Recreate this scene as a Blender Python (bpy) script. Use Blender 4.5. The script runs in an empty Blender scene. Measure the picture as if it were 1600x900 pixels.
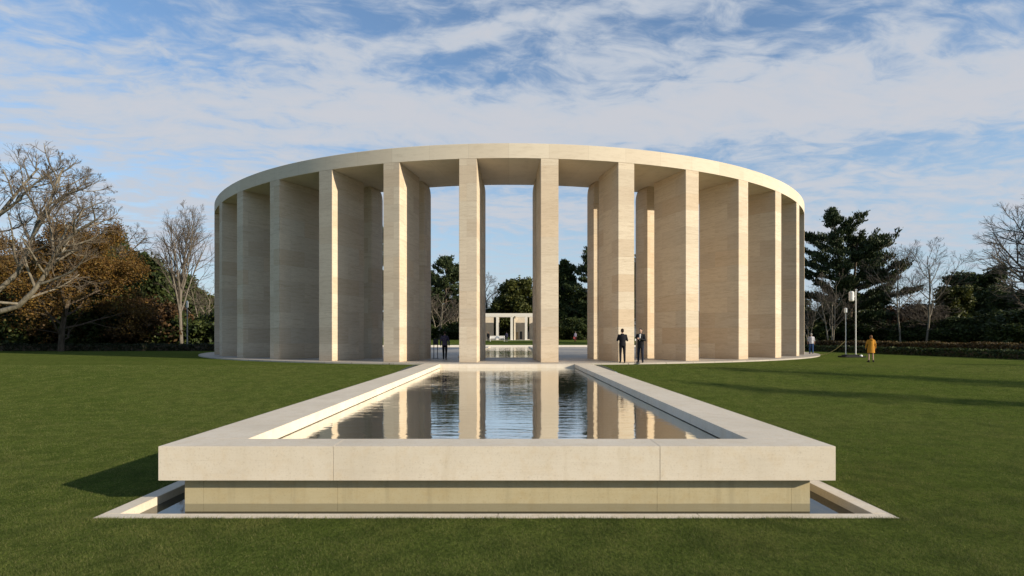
import bpy, bmesh, math, random
import numpy as np
from mathutils import Vector, Matrix

S = bpy.context.scene
COL = S.collection
R = math.radians

# ------------------------------------------------------------------ camera, sky, sun, exposure
CAM = Vector((0.172, 0.0, 1.37))
F_PX = 859.0                      # focal length of the photograph in pixels (1600 wide)
VPX, VPY = 798.0, 526.0           # where straight ahead lies in the photograph
cd = bpy.data.cameras.new('camera')
cam = bpy.data.objects.new('camera', cd)
COL.objects.link(cam)
cam.location = CAM
cam.rotation_euler = (R(90), 0, 0)
cd.sensor_width = 36.0
cd.lens = F_PX / 1600 * 36
cd.shift_x = (800 - VPX) / 1600
cd.shift_y = (VPY - 450) / 1600
cd.clip_start = 0.1
cd.clip_end = 6000
S.camera = cam

SUN_EL, SUN_AZ = 18.0, 27.0       # azimuth: degrees from +X towards -Y (front right of the picture)
to_sun = Vector((math.cos(R(SUN_EL)) * math.cos(R(SUN_AZ)), -math.cos(R(SUN_EL)) * math.sin(R(SUN_AZ)), math.sin(R(SUN_EL))))
ld = bpy.data.lights.new('sun', 'SUN')
ld.energy = 3.95
ld.angle = R(0.5)
ld.color = (1.0, 0.88, 0.69)
sun = bpy.data.objects.new('sun', ld)
COL.objects.link(sun)
sun.rotation_euler = to_sun.to_track_quat('Z', 'Y').to_euler()
sun.location = (30, -20, 40)

S.view_settings.view_transform = 'Standard'
S.view_settings.look = 'None'
S.view_settings.gamma = 1
S.view_settings.exposure = 0.70


class NT:
    """a tiny helper around a node tree"""
    def __init__(s, tree):
        s.t = tree
        tree.nodes.clear()

    def n(s, typ, inputs=None, **props):
        nd = s.t.nodes.new(typ)
        for k, v in props.items():
            setattr(nd, k, v)
        for k, v in (inputs or {}).items():
            if isinstance(v, bpy.types.NodeSocket):
                s.t.links.new(v, nd.inputs[k])
            elif isinstance(v, tuple) and len(v) == 2 and isinstance(v[0], bpy.types.Node):
                s.t.links.new(v[0].outputs[v[1]], nd.inputs[k])
            else:
                nd.inputs[k].default_value = v
        return nd

    def math(s, op, a, b=0.0, c=0.0, clamp=False):
        return s.n('ShaderNodeMath', {0: a, 1: b, 2: c}, operation=op, use_clamp=clamp).outputs[0]

    def mix(s, f, a, b, blend='MIX'):
        m = s.n('ShaderNodeMix', {'Factor': f, 6: a, 7: b}, data_type='RGBA', blend_type=blend)
        return m.outputs[2]

    def ramp(s, f, lo, hi, a=0.0, b=1.0):
        return s.n('ShaderNodeMapRange', {0: f, 1: lo, 2: hi, 3: a, 4: b}, interpolation_type='SMOOTHSTEP').outputs[0]

    def noise(s, vec, scale, detail=4.0, rough=0.5, dist=0.0):
        return s.n('ShaderNodeTexNoise', {'Vector': vec, 'Scale': scale, 'Detail': detail, 'Roughness': rough, 'Distortion': dist}).outputs[0]

    def mapping(s, vec, scale=(1, 1, 1), loc=(0, 0, 0), rot=(0, 0, 0)):
        return s.n('ShaderNodeMapping', {'Vector': vec, 'Scale': scale, 'Location': loc, 'Rotation': rot}).outputs[0]


def rgb(r, g, b):
    return (r, g, b, 1.0)


world = bpy.data.worlds.new('World')
S.world = world
world.use_nodes = True
w = NT(world.node_tree)
sky = w.n('ShaderNodeTexSky', sky_type='NISHITA')
sky.sun_disc = False
sky.sun_elevation = R(SUN_EL)
sky.sun_rotation = math.atan2(to_sun.x, to_sun.y)
sky.altitude = 50
sky.air_density = 1.0
sky.dust_density = 0.3
sky.ozone_density = 2.5
tc = w.n('ShaderNodeTexCoord')
sep = w.n('ShaderNodeSeparateXYZ', {0: tc.outputs['Generated']})
dz = w.math('ADD', w.math('MAXIMUM', sep.outputs[2], 0.0), 0.10)
px_ = w.math('DIVIDE', sep.outputs[0], dz)
py_ = w.math('DIVIDE', sep.outputs[1], dz)
pv = w.n('ShaderNodeCombineXYZ', {0: px_, 1: py_, 2: 0.0}).outputs[0]
BANKS = [(1.15, 1.80, 1.30, 0.44, -15, 1.05), (1.7, 1.55, 0.6, 0.3, -10, 0.5), (0.0, 2.02, 1.0, 0.24, 0, 0.75), (-1.3, 2.0, 1.3, 0.36, 4, 0.70), (-1.35, 1.62, 0.8, 0.30, 20, 0.42), (-0.02, 1.48, 0.55, 0.09, -15, 0.80), (-0.55, 1.75, 0.30, 0.28, 60, 0.6),
         (1.9, 2.55, 1.3, 0.30, -4, 0.62), (-1.6, 2.75, 1.5, 0.55, 0, 0.55), (1.5, 3.15, 1.8, 0.45, 0, 0.70), (-0.2, 3.0, 1.2, 0.5, 0, 0.55), (-2.2, 3.6, 1.6, 0.6, 0, 0.6), (0.2, 1.62, 0.35, 0.12, 0, 0.3)]
STREAK_ROT = 12
# high cloud layer seen as a flat sheet: big soft banks placed where the photograph has them, broken up by streaks and a mottled ripple
warp = w.n('ShaderNodeTexNoise', {'Vector': pv, 'Scale': 0.9, 'Detail': 4.0})
wv = w.n('ShaderNodeVectorMath', {0: w.n('ShaderNodeVectorMath', {0: warp.outputs[1], 1: (0.5, 0.5, 0.5)}, operation='SUBTRACT').outputs[0], 3: 0.55}, operation='SCALE').outputs[0]
pw = w.n('ShaderNodeVectorMath', {0: pv, 1: wv}, operation='ADD').outputs[0]
sw = w.n('ShaderNodeSeparateXYZ', {0: pw})


def blob(cx, cy, rx, ry, rot, gain):
    """soft elliptical cloud bank on the cloud sheet"""
    q = w.n('ShaderNodeVectorMath', {0: pw, 1: (cx, cy, 0)}, operation='SUBTRACT').outputs[0]
    q = w.mapping(q, rot=(0, 0, R(-rot)))
    q = w.mapping(q, scale=(1 / rx, 1 / ry, 0))
    ln = w.n('ShaderNodeVectorMath', {0: q}, operation='LENGTH').outputs['Value']
    return w.math('MULTIPLY', w.ramp(ln, 0.15, 1.25, 1.0, 0.0), gain)


banks = None
for args in BANKS:
    bb = blob(*args)
    banks = bb if banks is None else w.math('ADD', banks, bb)
pm = w.mapping(pw, rot=(0, 0, R(-STREAK_ROT)))
streak = w.noise(w.mapping(pm, scale=(0.45, 2.0, 1), loc=(1.7, 4.2, 0)), 1.5, 7.0, 0.62)
mott = w.noise(w.mapping(pm, scale=(1.0, 1.5, 1), loc=(7.3, 1.2, 0)), 6.5, 6.0, 0.60, 0.35)
cov = w.math('ADD', banks, w.math('ADD', w.math('MULTIPLY_ADD', streak, 1.1, -0.55), w.math('MULTIPLY_ADD', mott, 2.9, -1.45)))
mask = w.ramp(cov, -0.34, 0.82, 0.08, 0.95)
low = w.ramp(sep.outputs[2], 0.0, 0.40, 0.85, 0.0)
thick = w.ramp(cov, 0.3, 1.5)
ccol = w.mix(thick, rgb(3.0, 3.33, 3.82), rgb(3.38, 3.46, 3.72))
hsv = w.n('ShaderNodeHueSaturation', {'Color': sky.outputs[0], 'Saturation': 1.08, 'Value': 1.0}).outputs[0]
hazed = w.mix(low, hsv, rgb(2.6, 3.25, 3.85))
skc = w.mix(mask, hazed, ccol)
bg = w.n('ShaderNodeBackground', {'Color': skc, 'Strength': 0.110})
w.n('ShaderNodeOutputWorld', {0: bg.outputs[0]})


# ------------------------------------------------------------------ object helpers
def tag(o, label=None, cat=None, group=None, kind=None):
    for k, v in (('label', label), ('category', cat), ('group', group), ('kind', kind)):
        if v:
            o[k] = v
    return o


def empty(name, loc=(0, 0, 0), rz=0.0, **kw):
    o = bpy.data.objects.new(name, None)
    COL.objects.link(o)
    o.location = loc
    o.rotation_euler = (0, 0, rz)
    o.empty_display_size = 0.3
    return tag(o, **kw)


def np_mesh(name, V, F, mat=None, smooth=False):
    """V (n,3), F: list of index lists or an (m,k) array"""
    me = bpy.data.meshes.new(name)
    V = np.asarray(V, dtype=np.float32)
    if isinstance(F, np.ndarray):
        m, k = F.shape
        me.vertices.add(len(V))
        me.vertices.foreach_set('co', V.ravel())
        me.loops.add(m * k)
        me.loops.foreach_set('vertex_index', F.astype(np.int32).ravel())
        me.polygons.add(m)
        me.polygons.foreach_set('loop_start', np.arange(0, m * k, k, dtype=np.int32))
        me.update(calc_edges=True)
        me.validate()
    else:
        me.from_pydata([tuple(v) for v in V], [], F)
        me.update()
    if smooth:
        me.polygons.foreach_set('use_smooth', np.ones(len(me.polygons), dtype=bool))
    if mat:
        me.materials.append(mat)
    return me


def link(name, me, parent=None, loc=(0, 0, 0), **kw):
    o = bpy.data.objects.new(name, me)
    COL.objects.link(o)
    o.location = loc
    if parent:
        o.parent = parent
    return tag(o, **kw)


class MB:
    """collects plain shapes into one mesh"""
    def __init__(s):
        s.V, s.F = [], []

    def add(s, V, F):
        b = len(s.V)
        s.V += [tuple(v) for v in V]
        s.F += [[i + b for i in f] for f in F]

    def box(s, x0, x1, y0, y1, z0, z1):
        s.add([(x0, y0, z0), (x1, y0, z0), (x1, y1, z0), (x0, y1, z0), (x0, y0, z1), (x1, y0, z1), (x1, y1, z1), (x0, y1, z1)],
              [[3, 2, 1, 0], [4, 5, 6, 7], [0, 1, 5, 4], [1, 2, 6, 5], [2, 3, 7, 6], [3, 0, 4, 7]])

    def prism(s, prof, a0, a1, axis):
        """closed profile swept along x (profile in y,z) or y (profile in x,z)"""
        n = len(prof)
        def P(p, a):
            return (a, p[0], p[1]) if axis == 'x' else (p[0], a, p[1])
        V = [P(p, a0) for p in prof] + [P(p, a1) for p in prof]
        F = [list(range(n)), list(range(2 * n - 1, n - 1, -1))]
        for i in range(n):
            j = (i + 1) % n
            F.append([i, i + n, j + n, j])
        s.add(V, F)

    def tube(s, pts, radii, k=8, cap=True):
        pts = [Vector(p) for p in pts]
        n = len(pts)
        if not hasattr(radii, '__len__'):
            radii = [radii] * n
        V, F = [], []
        t0 = (pts[1] - pts[0]).normalized()
        u = t0.orthogonal().normalized()
        for i in range(n):
            t = (pts[min(i + 1, n - 1)] - pts[max(i - 1, 0)]).normalized()
            u = (u - t * u.dot(t)).normalized()
            v = t.cross(u)
            for j in range(k):
                a = 2 * math.pi * j / k
                V.append(pts[i] + (u * math.cos(a) + v * math.sin(a)) * radii[i])
        for i in range(n - 1):
            for j in range(k):
                F.append([i * k + j, i * k + (j + 1) % k, (i + 1) * k + (j + 1) % k, (i + 1) * k + j])
        if cap:
            F.append(list(range(k - 1, -1, -1)))
            F.append([(n - 1) * k + j for j in range(k)])
        s.add(V, F)

    def loft(s, rings):
        """closed loft of equal rings of points"""
        k = len(rings[0])
        V = [p for r in rings for p in r]
        F = []
        for i in range(len(rings) - 1):
            for j in range(k):
                F.append([i * k + j, i * k + (j + 1) % k, (i + 1) * k + (j + 1) % k, (i + 1) * k + j])
        F.append(list(range(k - 1, -1, -1)))
        F.append([(len(rings) - 1) * k + j for j in range(k)])
        s.add(V, F)

    def ell(s, c, r, nu=12, nv=8):
        rings = []
        for i in range(1, nv):
            a = math.pi * i / nv
            rings.append([(c[0] + r[0] * math.sin(a) * math.cos(2 * math.pi * j / nu), c[1] + r[1] * math.sin(a) * math.sin(2 * math.pi * j / nu), c[2] - r[2] * math.cos(a)) for j in range(nu)])
        s.loft(rings)

    def caps(s, p0, p1, r0, r1, k=10):
        p0, p1 = Vector(p0), Vector(p1)
        d = (p1 - p0).normalized()
        pts, rad = [], []
        for a in (80, 50, 20):
            pts.append(p0 - d * r0 * math.sin(R(a))); rad.append(r0 * math.cos(R(a)))
        for a in (20, 50, 80):
            pts.append(p1 + d * r1 * math.sin(R(a))); rad.append(r1 * math.cos(R(a)))
        s.tube(pts, rad, k)

    def mesh(s, name, mat, bevel=0.0, smooth=False, norm=True):
        me = bpy.data.meshes.new(name)
        me.from_pydata(s.V, [], s.F)
        bm = bmesh.new()
        bm.from_mesh(me)
        if norm:
            bmesh.ops.recalc_face_normals(bm, faces=bm.faces)
        if bevel:
            es = [e for e in bm.edges if len(e.link_faces) == 2 and e.calc_face_angle() > 0.6]
            bmesh.ops.bevel(bm, geom=es, offset=bevel, segments=2, affect='EDGES', clamp_overlap=True)
        bm.to_mesh(me)
        bm.free()
        if smooth:
            me.polygons.foreach_set('use_smooth', np.ones(len(me.polygons), dtype=bool))
        me.materials.append(mat)
        return me

    def build(s, name, mat, parent=None, bevel=0.0, smooth=False, loc=(0, 0, 0), **kw):
        return link(name, s.mesh(name, mat, bevel, smooth), parent, loc, **kw)


def sstep(a, b, x):
    t = np.clip((np.asarray(x, dtype=float) - a) / (b - a), 0, 1)
    return t * t * (3 - 2 * t)


def gz(x, y):
    """height of the lawn"""
    y = np.asarray(y, dtype=float)
    z = -0.78 + 0.70 * sstep(13, 27, y)
    wx = 1 - sstep(24, 36, np.abs(np.asarray(x, dtype=float)))
    return z + wx * (0.23 * sstep(73.02, 73.34, y) + 0.55 * np.clip((y - 73.3) / 31.7, 0, 1))


def ax(px, Y):
    """world x of a column of the photograph at distance Y"""
    return CAM.x + (px - VPX) / F_PX * Y


def az(py, Y):
    return CAM.z + (VPY - py) / F_PX * Y


# ------------------------------------------------------------------ materials
def new_mat(name):
    m = bpy.data.materials.new(name)
    m.use_nodes = True
    return m, NT(m.node_tree)


def finish(t, color, rough=0.8, spec=0.3, bump=None, bstr=0.2, bdist=0.01, **extra):
    d = {'Base Color': color, 'Roughness': rough, 'Specular IOR Level': spec}
    if bump is not None:
        d['Normal'] = t.n('ShaderNodeBump', {'Strength': bstr, 'Distance': bdist, 'Height': bump}).outputs[0]
    d.update(extra)
    p = t.n('ShaderNodeBsdfPrincipled', d)
    t.n('ShaderNodeOutputMaterial', {0: p.outputs[0]})
    return p


def plain(name, col, rough=0.7, spec=0.3, var=0.12, scale=14.0, metal=0.0):
    m, t = new_mat(name)
    tcn = t.n('ShaderNodeTexCoord')
    f = t.noise(tcn.outputs['Object'], scale, 4.0)
    c = t.mix(t.ramp(f, 0.3, 0.7), rgb(*[c * (1 - var) for c in col]), rgb(*[min(1, c * (1 + var)) for c in col]))
    finish(t, c, rough, spec, f, 0.1, 0.005, Metallic=metal)
    return m


def stone(name, mode='pier', a=(0.635, 0.545, 0.42), b=(0.52, 0.428, 0.322)):
    """pale banded limestone; mode 'pier' is laid in tall courses, 'plain' is a dressed slab"""
    m, t = new_mat(name)
    tcn = t.n('ShaderNodeTexCoord')
    co = tcn.outputs['Object']
    inf = t.n('ShaderNodeObjectInfo')
    rnd = inf.outputs['Random']
    sp = t.n('ShaderNodeSeparateXYZ', {0: co})
    u = t.math('ADD', t.math('ADD', sp.outputs[0], sp.outputs[1]), t.math('MULTIPLY', rnd, 37.0))
    off = t.n('ShaderNodeCombineXYZ', {0: t.math('MULTIPLY', rnd, 91.0), 1: t.math('MULTIPLY', rnd, 53.0), 2: 0.0}).outputs[0]
    cv = t.n('ShaderNodeVectorMath', {0: co, 1: off}, operation='ADD').outputs[0]
    grain = t.noise(cv, 42.0, 3.0, 0.6)
    pits = t.noise(cv, 17.0, 5.0, 0.7)
    cloud = t.noise(cv, 0.9, 4.0, 0.55)
    if mode == 'pier':
        v = t.math('ADD', sp.outputs[2], t.math('MULTIPLY', t.math('FLOOR', t.math('MULTIPLY', rnd, 40.0)), 1.90))
        bv = t.n('ShaderNodeCombineXYZ', {0: u, 1: v, 2: 0.0}).outputs[0]
        br = t.n('ShaderNodeTexBrick', {'Vector': bv, 'Color1': rgb(0, 0, 0), 'Color2': rgb(1, 1, 1), 'Mortar': rgb(0.5, 0.5, 0.5), 'Scale': 1.0, 'Mortar Size': 0.004,
                                        'Mortar Smooth': 0.2, 'Bias': 0.0, 'Brick Width': 2.3, 'Row Height': 0.95}, offset=0.42, offset_frequency=2)
        tint = t.n('ShaderNodeSeparateColor', {0: br.outputs[0]}).outputs[0]
        # every block has its own run of bedding
        boff = t.n('ShaderNodeCombineXYZ', {0: t.math('MULTIPLY', tint, 17.0), 1: t.math('MULTIPLY', tint, 29.0), 2: t.math('MULTIPLY', tint, 5.3)}).outputs[0]
        cb = t.n('ShaderNodeVectorMath', {0: cv, 1: boff}, operation='ADD').outputs[0]
        stri = t.noise(t.mapping(cb, scale=(0.45, 0.45, 5.0)), 1.6, 7.0, 0.68, 1.2)
        fines = t.noise(t.mapping(cb, scale=(1.0, 1.0, 13.0)), 3.0, 5.0, 0.72, 1.0)
        vary = t.math('MULTIPLY_ADD', t.math('FRACT', t.math('MULTIPLY', tint, 3.17)), 0.22, 0.0)
        base = t.mix(t.math('MULTIPLY', t.ramp(tint, 0.25, 1.0), 0.80), rgb(*a), rgb(*b))
        warm = t.ramp(t.math('FRACT', t.math('MULTIPLY', tint, 7.31)), 0.6, 1.0)
        base = t.mix(t.math('MULTIPLY', warm, 0.5), base, rgb(a[0] * 0.92, a[1] * 0.80, a[2] * 0.68))
        grey = t.ramp(t.math('FRACT', t.math('MULTIPLY', tint, 4.7)), 0.65, 1.0)
        base = t.mix(t.math('MULTIPLY', grey, 0.35), base, rgb(a[0] * 0.80, a[1] * 0.83, a[2] * 0.86))
        base = t.mix(t.math('MULTIPLY', t.ramp(stri, 0.44, 0.70), 0.46), base, rgb(b[0] * 0.74, b[1] * 0.68, b[2] * 0.60))
        base = t.mix(t.math('MULTIPLY', t.ramp(fines, 0.48, 0.72), 0.55), base, rgb(b[0] * 0.62, b[1] * 0.57, b[2] * 0.50))
        base = t.mix(t.math('MULTIPLY', br.outputs[1], 0.42), base, rgb(0.26, 0.21, 0.16))
        bump = t.math('SUBTRACT', t.math('MULTIPLY', fines, 0.5), br.outputs[1])
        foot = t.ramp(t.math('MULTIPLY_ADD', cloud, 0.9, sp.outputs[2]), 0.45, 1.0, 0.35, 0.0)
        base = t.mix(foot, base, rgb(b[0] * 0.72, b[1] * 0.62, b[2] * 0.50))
    else:
        stri = t.noise(t.mapping(cv, scale=(0.7, 0.7, 9.0)), 2.2, 6.0, 0.65, 0.5)
        base = t.mix(t.ramp(cloud, 0.3, 0.75), rgb(*a), rgb(a[0] * 0.90, a[1] * 0.89, a[2] * 0.87))
        base = t.mix(t.math('MULTIPLY', t.ramp(t.noise(cv, 4.5, 6.0, 0.7), 0.45, 0.75), 0.45), base, rgb(a[0] * 0.86, a[1] * 0.76, a[2] * 0.60))
        base = t.mix(t.math('MULTIPLY', t.ramp(stri, 0.48, 0.75), 0.14), base, rgb(b[0] * 0.82, b[1] * 0.78, b[2] * 0.72))
        drip = t.noise(t.mapping(cv, scale=(5.0, 5.0, 0.55)), 1.0, 5.0, 0.65)
        base = t.mix(t.math('MULTIPLY', t.ramp(drip, 0.50, 0.72), 0.26), base, rgb(a[0] * 0.72, a[1] * 0.66, a[2] * 0.55))
        bump = stri
    base = t.mix(t.math('MULTIPLY', t.ramp(pits, 0.58, 0.74), 0.30), base, rgb(b[0] * 0.68, b[1] * 0.62, b[2] * 0.54))
    base = t.mix(t.math('MULTIPLY', t.ramp(grain, 0.54, 0.70), 0.30), base, rgb(b[0] * 0.70, b[1] * 0.65, b[2] * 0.58))
    base = t.mix(t.math('MULTIPLY', t.ramp(cloud, 0.5, 0.8), 0.22), base, rgb(b[0] * 0.95, b[1] * 0.98, b[2] * 1.02))
    if mode == 'wall':
        tide = t.ramp(t.math('ADD', sp.outputs[2], t.math('MULTIPLY', cloud, 0.02)), -0.782, -0.766, 1.0, 0.0)
        base = t.mix(t.math('MULTIPLY', tide, 0.62), base, rgb(0.17, 0.155, 0.10))
        runs = t.noise(t.mapping(cv, scale=(9.0, 9.0, 0.5)), 1.0, 4.0, 0.6)
        base = t.mix(t.math('MULTIPLY', t.ramp(runs, 0.5, 0.75), 0.30), base, rgb(0.24, 0.21, 0.13))
    finish(t, base, 0.82, 0.2, t.math('ADD', bump, t.math('MULTIPLY', grain, 0.35)), 0.35, 0.006)
    return m


M = {}
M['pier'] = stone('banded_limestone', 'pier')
M['beam'] = stone('lintel_limestone', 'pier', a=(0.55, 0.46, 0.345), b=(0.49, 0.405, 0.30))
M['rim'] = stone('dressed_limestone', 'plain', a=(0.66, 0.585, 0.475), b=(0.52, 0.45, 0.36))
M['wall'] = stone('wet_limestone', 'wall', a=(0.47, 0.405, 0.255), b=(0.39, 0.33, 0.20))
M['white_stone'] = plain('white_stone', (0.68, 0.64, 0.57), 0.8, 0.2)


def paving():
    m, t = new_mat('stone_paving')
    co = t.n('ShaderNodeTexCoord').outputs['Object']
    br = t.n('ShaderNodeTexBrick', {'Vector': co, 'Color1': rgb(0.38, 0.34, 0.285), 'Color2': rgb(0.46, 0.41, 0.34), 'Mortar': rgb(0.15, 0.13, 0.11), 'Scale': 1.0, 'Mortar Size': 0.006,
                                    'Brick Width': 1.2, 'Row Height': 0.6}, offset=0.5)
    g = t.noise(co, 30.0, 4.0)
    c = t.mix(t.math('MULTIPLY', g, 0.25), br.outputs[0], rgb(0.22, 0.19, 0.16))
    finish(t, c, 0.55, 0.35, br.outputs[1], -0.2, 0.004)
    return m


def water(name, sx, sy, strength, base=(0.020, 0.022, 0.016), rough=0.015, gloss=0.0):
    m, t = new_mat(name)
    co = t.n('ShaderNodeTexCoord').outputs['Object']
    w1 = t.noise(t.mapping(co, scale=(sx, sy, 1)), 1.0, 3.0, 0.5, 0.3)
    w2 = t.noise(t.mapping(co, scale=(sx * 3.1, sy * 3.3, 1), loc=(3, 1, 0)), 1.0, 2.0, 0.5)
    patch = t.ramp(t.noise(co, 0.22, 2.0), 0.35, 0.65, 0.35, 1.0)
    h = t.math('MULTIPLY', t.math('MULTIPLY_ADD', w2, 0.22, w1), patch)
    nrm = t.n('ShaderNodeBump', {'Strength': strength, 'Distance': 0.02, 'Height': h}).outputs[0]
    p = t.n('ShaderNodeBsdfPrincipled', {'Base Color': rgb(*base), 'Roughness': rough, 'Normal': nrm, 'IOR': 1.45})
    g = t.n('ShaderNodeBsdfGlossy', {'Color': rgb(0.95, 0.95, 0.93), 'Roughness': rough, 'Normal': nrm})
    mx = t.n('ShaderNodeMixShader', {0: gloss, 1: p.outputs[0], 2: g.outputs[0]})
    t.n('ShaderNodeOutputMaterial', {0: mx.outputs[0]})
    return m


def grass_ground():
    m, t = new_mat('lawn_ground')
    co = t.n('ShaderNodeTexCoord').outputs['Object']
    big = t.noise(co, 0.16, 4.0, 0.6)
    mid = t.noise(co, 1.3, 5.0, 0.65)
    fin = t.noise(t.mapping(co, scale=(1, 0.6, 1)), 22.0, 6.0, 0.75)
    c = t.mix(t.ramp(big, 0.35, 0.65), rgb(0.118, 0.156, 0.031), rgb(0.152, 0.180, 0.043))
    c = t.mix(t.math('MULTIPLY', t.ramp(mid, 0.45, 0.75), 0.6), c, rgb(0.140, 0.146, 0.040))
    c = t.mix(t.ramp(t.noise(co, 2.6, 4.0, 0.6), 0.36, 0.62, 0.40, 0.0), c, rgb(0.052, 0.080, 0.015))
    c = t.mix(t.ramp(fin, 0.40, 0.66, 0.60, 0.0), c, rgb(0.026, 0.040, 0.010))
    finish(t, c, 1.0, 0.0, t.math('MULTIPLY_ADD', mid, 0.5, fin), 1.0, 0.06)
    return m


def leaves(name, cols, trans=0.25, rough=0.6, patch=None):
    m, t = new_mat(name)
    rnd = t.n('ShaderNodeNewGeometry').outputs['Random Per Island']
    rmp = t.n('ShaderNodeValToRGB', {0: rnd})
    e = rmp.color_ramp.elements
    while len(e) < len(cols):
        e.new(0.5)
    for i, c in enumerate(cols):
        e[i].position = i / (len(cols) - 1)
        e[i].color = rgb(*c)
    col = rmp.outputs[0]
    if patch:
        co = t.n('ShaderNodeTexCoord').outputs['Object']
        big = t.noise(co, 0.55, 5.0, 0.65)
        sm = t.noise(co, 2.6, 4.0, 0.6)
        col = t.mix(t.math('MULTIPLY', t.ramp(big, 0.46, 0.68), 0.55), col, rgb(*patch))
        col = t.mix(t.ramp(sm, 0.36, 0.62, 0.55, 0.0), col, rgb(patch[0] * 0.30, patch[1] * 0.46, patch[2] * 0.35))
    p = t.n('ShaderNodeBsdfPrincipled', {'Base Color': col, 'Roughness': rough, 'Specular IOR Level': 0.25})
    tr = t.n('ShaderNodeBsdfTranslucent', {0: col})
    mx = t.n('ShaderNodeMixShader', {0: trans, 1: p.outputs[0], 2: tr.outputs[0]})
    t.n('ShaderNodeOutputMaterial', {0: mx.outputs[0]})
    return m


def bark(name, a, b):
    m, t = new_mat(name)
    co = t.n('ShaderNodeTexCoord').outputs['Object']
    f = t.noise(t.mapping(co, scale=(1, 1, 0.35)), 4.0, 5.0, 0.65)
    finish(t, t.mix(t.ramp(f, 0.35, 0.65), rgb(*a), rgb(*b)), 0.9, 0.15, f, 0.5, 0.03)
    return m


M['paving'] = paving()
M['water'] = water('pool_water', 1.1, 5.4, 0.52, (0.085, 0.080, 0.066), gloss=0.80)
M['water_channel'] = water('channel_water', 3.0, 5.0, 0.06)
M['water_court'] = water('court_water', 1.6, 4.0, 0.9, (0.06, 0.065, 0.065), gloss=0.35)
M['lawn'] = grass_ground()
M['blade'] = leaves('grass_blades', [(0.060, 0.088, 0.015), (0.098, 0.138, 0.025), (0.132, 0.168, 0.034), (0.170, 0.186, 0.050), (0.24, 0.22, 0.095)], 0.38, 0.8, (0.168, 0.158, 0.052))
M['pale_bark'] = bark('pale_bark', (0.13, 0.11, 0.082), (0.25, 0.22, 0.17))
M['grey_bark'] = bark('grey_bark', (0.11, 0.095, 0.075), (0.20, 0.175, 0.145))
M['dark_bark'] = bark('dark_bark', (0.055, 0.042, 0.030), (0.11, 0.085, 0.06))
M['twig'] = bark('brown_twigs', (0.080, 0.066, 0.054), (0.135, 0.113, 0.092))
M['autumn'] = leaves('autumn_leaves', [(0.062, 0.032, 0.012), (0.115, 0.060, 0.014), (0.18, 0.098, 0.019), (0.095, 0.068, 0.024), (0.22, 0.13, 0.024)], 0.25)
M['pine'] = leaves('pine_needles', [(0.018, 0.031, 0.012), (0.034, 0.052, 0.018), (0.055, 0.072, 0.024)], 0.1)
M['evergreen'] = leaves('evergreen_leaves', [(0.020, 0.033, 0.010), (0.040, 0.058, 0.015), (0.068, 0.082, 0.021)], 0.15)
M['olive'] = leaves('olive_leaves', [(0.030, 0.040, 0.010), (0.060, 0.070, 0.014), (0.095, 0.095, 0.018)], 0.25)
M['brown_leaf'] = leaves('withered_leaves', [(0.045, 0.026, 0.012), (0.075, 0.042, 0.017), (0.11, 0.062, 0.024)], 0.2)
M['hedge_shade_tint'] = leaves('shade_tinted_hedge_leaves', [(0.012, 0.018, 0.006), (0.022, 0.030, 0.010), (0.035, 0.036, 0.014)], 0.1)  # leaf colour darkened to paint in the shade along the left hedge
M['hedge_brown'] = leaves('beech_hedge_leaves', [(0.055, 0.035, 0.013), (0.095, 0.058, 0.018), (0.085, 0.070, 0.022)], 0.2)

# ------------------------------------------------------------------ ground
xs = np.unique(np.concatenate([np.linspace(-12, 12, 49), np.linspace(-70, 70, 71), [-3000, -1200, -500, -200, -110, 110, 200, 500, 1200, 3000], [-4.77, 4.77]]))
ys = np.unique(np.concatenate([np.linspace(-6, 30, 73), np.linspace(30, 110, 81), [73.02, 73.12, 73.22, 73.34], [-400, -120, -40, -15, 140, 220, 400, 900, 2000, 4000], [6.505, 28.0]]))
XX, YY = np.meshgrid(xs, ys)
ZZ = gz(XX, YY)
V = np.stack([XX.ravel(), YY.ravel(), ZZ.ravel()], 1)
nx = len(xs)
F = []
for j in range(len(ys) - 1):
    for i in range(nx - 1):
        cx, cy = (xs[i] + xs[i + 1]) / 2, (ys[j] + ys[j + 1]) / 2
        if abs(cx) < 4.77 and 6.505 < cy < 28.0:
            continue                                   # the pool and its channel sit in this opening
        F.append((j * nx + i, j * nx + i + 1, (j + 1) * nx + i + 1, (j + 1) * nx + i))
link('ground', np_mesh('ground', V, np.array(F), M['lawn'], True), kind='structure')

# distant wooded hills
rng = np.random.default_rng(5)
hx = np.linspace(-1600, 1900, 120)
rows = []
for k, f in enumerate((0.0, 0.25, 0.6, 0.9, 1.0)):
    hz = (95 + 35 * np.sin(hx / 310.0 + 1.0) + 16 * np.sin(hx / 97.0) + rng.normal(0, 2.5, len(hx))) * f
    rows.append(np.stack([hx, np.full_like(hx, 1500 + 600 * k / 4), hz - 3], 1))
V = np.concatenate(rows)
F = np.array([(r * 120 + i, r * 120 + i + 1, (r + 1) * 120 + i + 1, (r + 1) * 120 + i) for r in range(4) for i in range(119)])
mh, t = new_mat('hill_wood')
f = t.noise(t.n('ShaderNodeTexCoord').outputs['Object'], 0.03, 6.0, 0.7)
finish(t, t.mix(t.ramp(f, 0.35, 0.65), rgb(0.10, 0.11, 0.11), rgb(0.17, 0.17, 0.16)), 0.95, 0.1)
link('hills', np_mesh('hills', V, F, mh, True), kind='structure')

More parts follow.
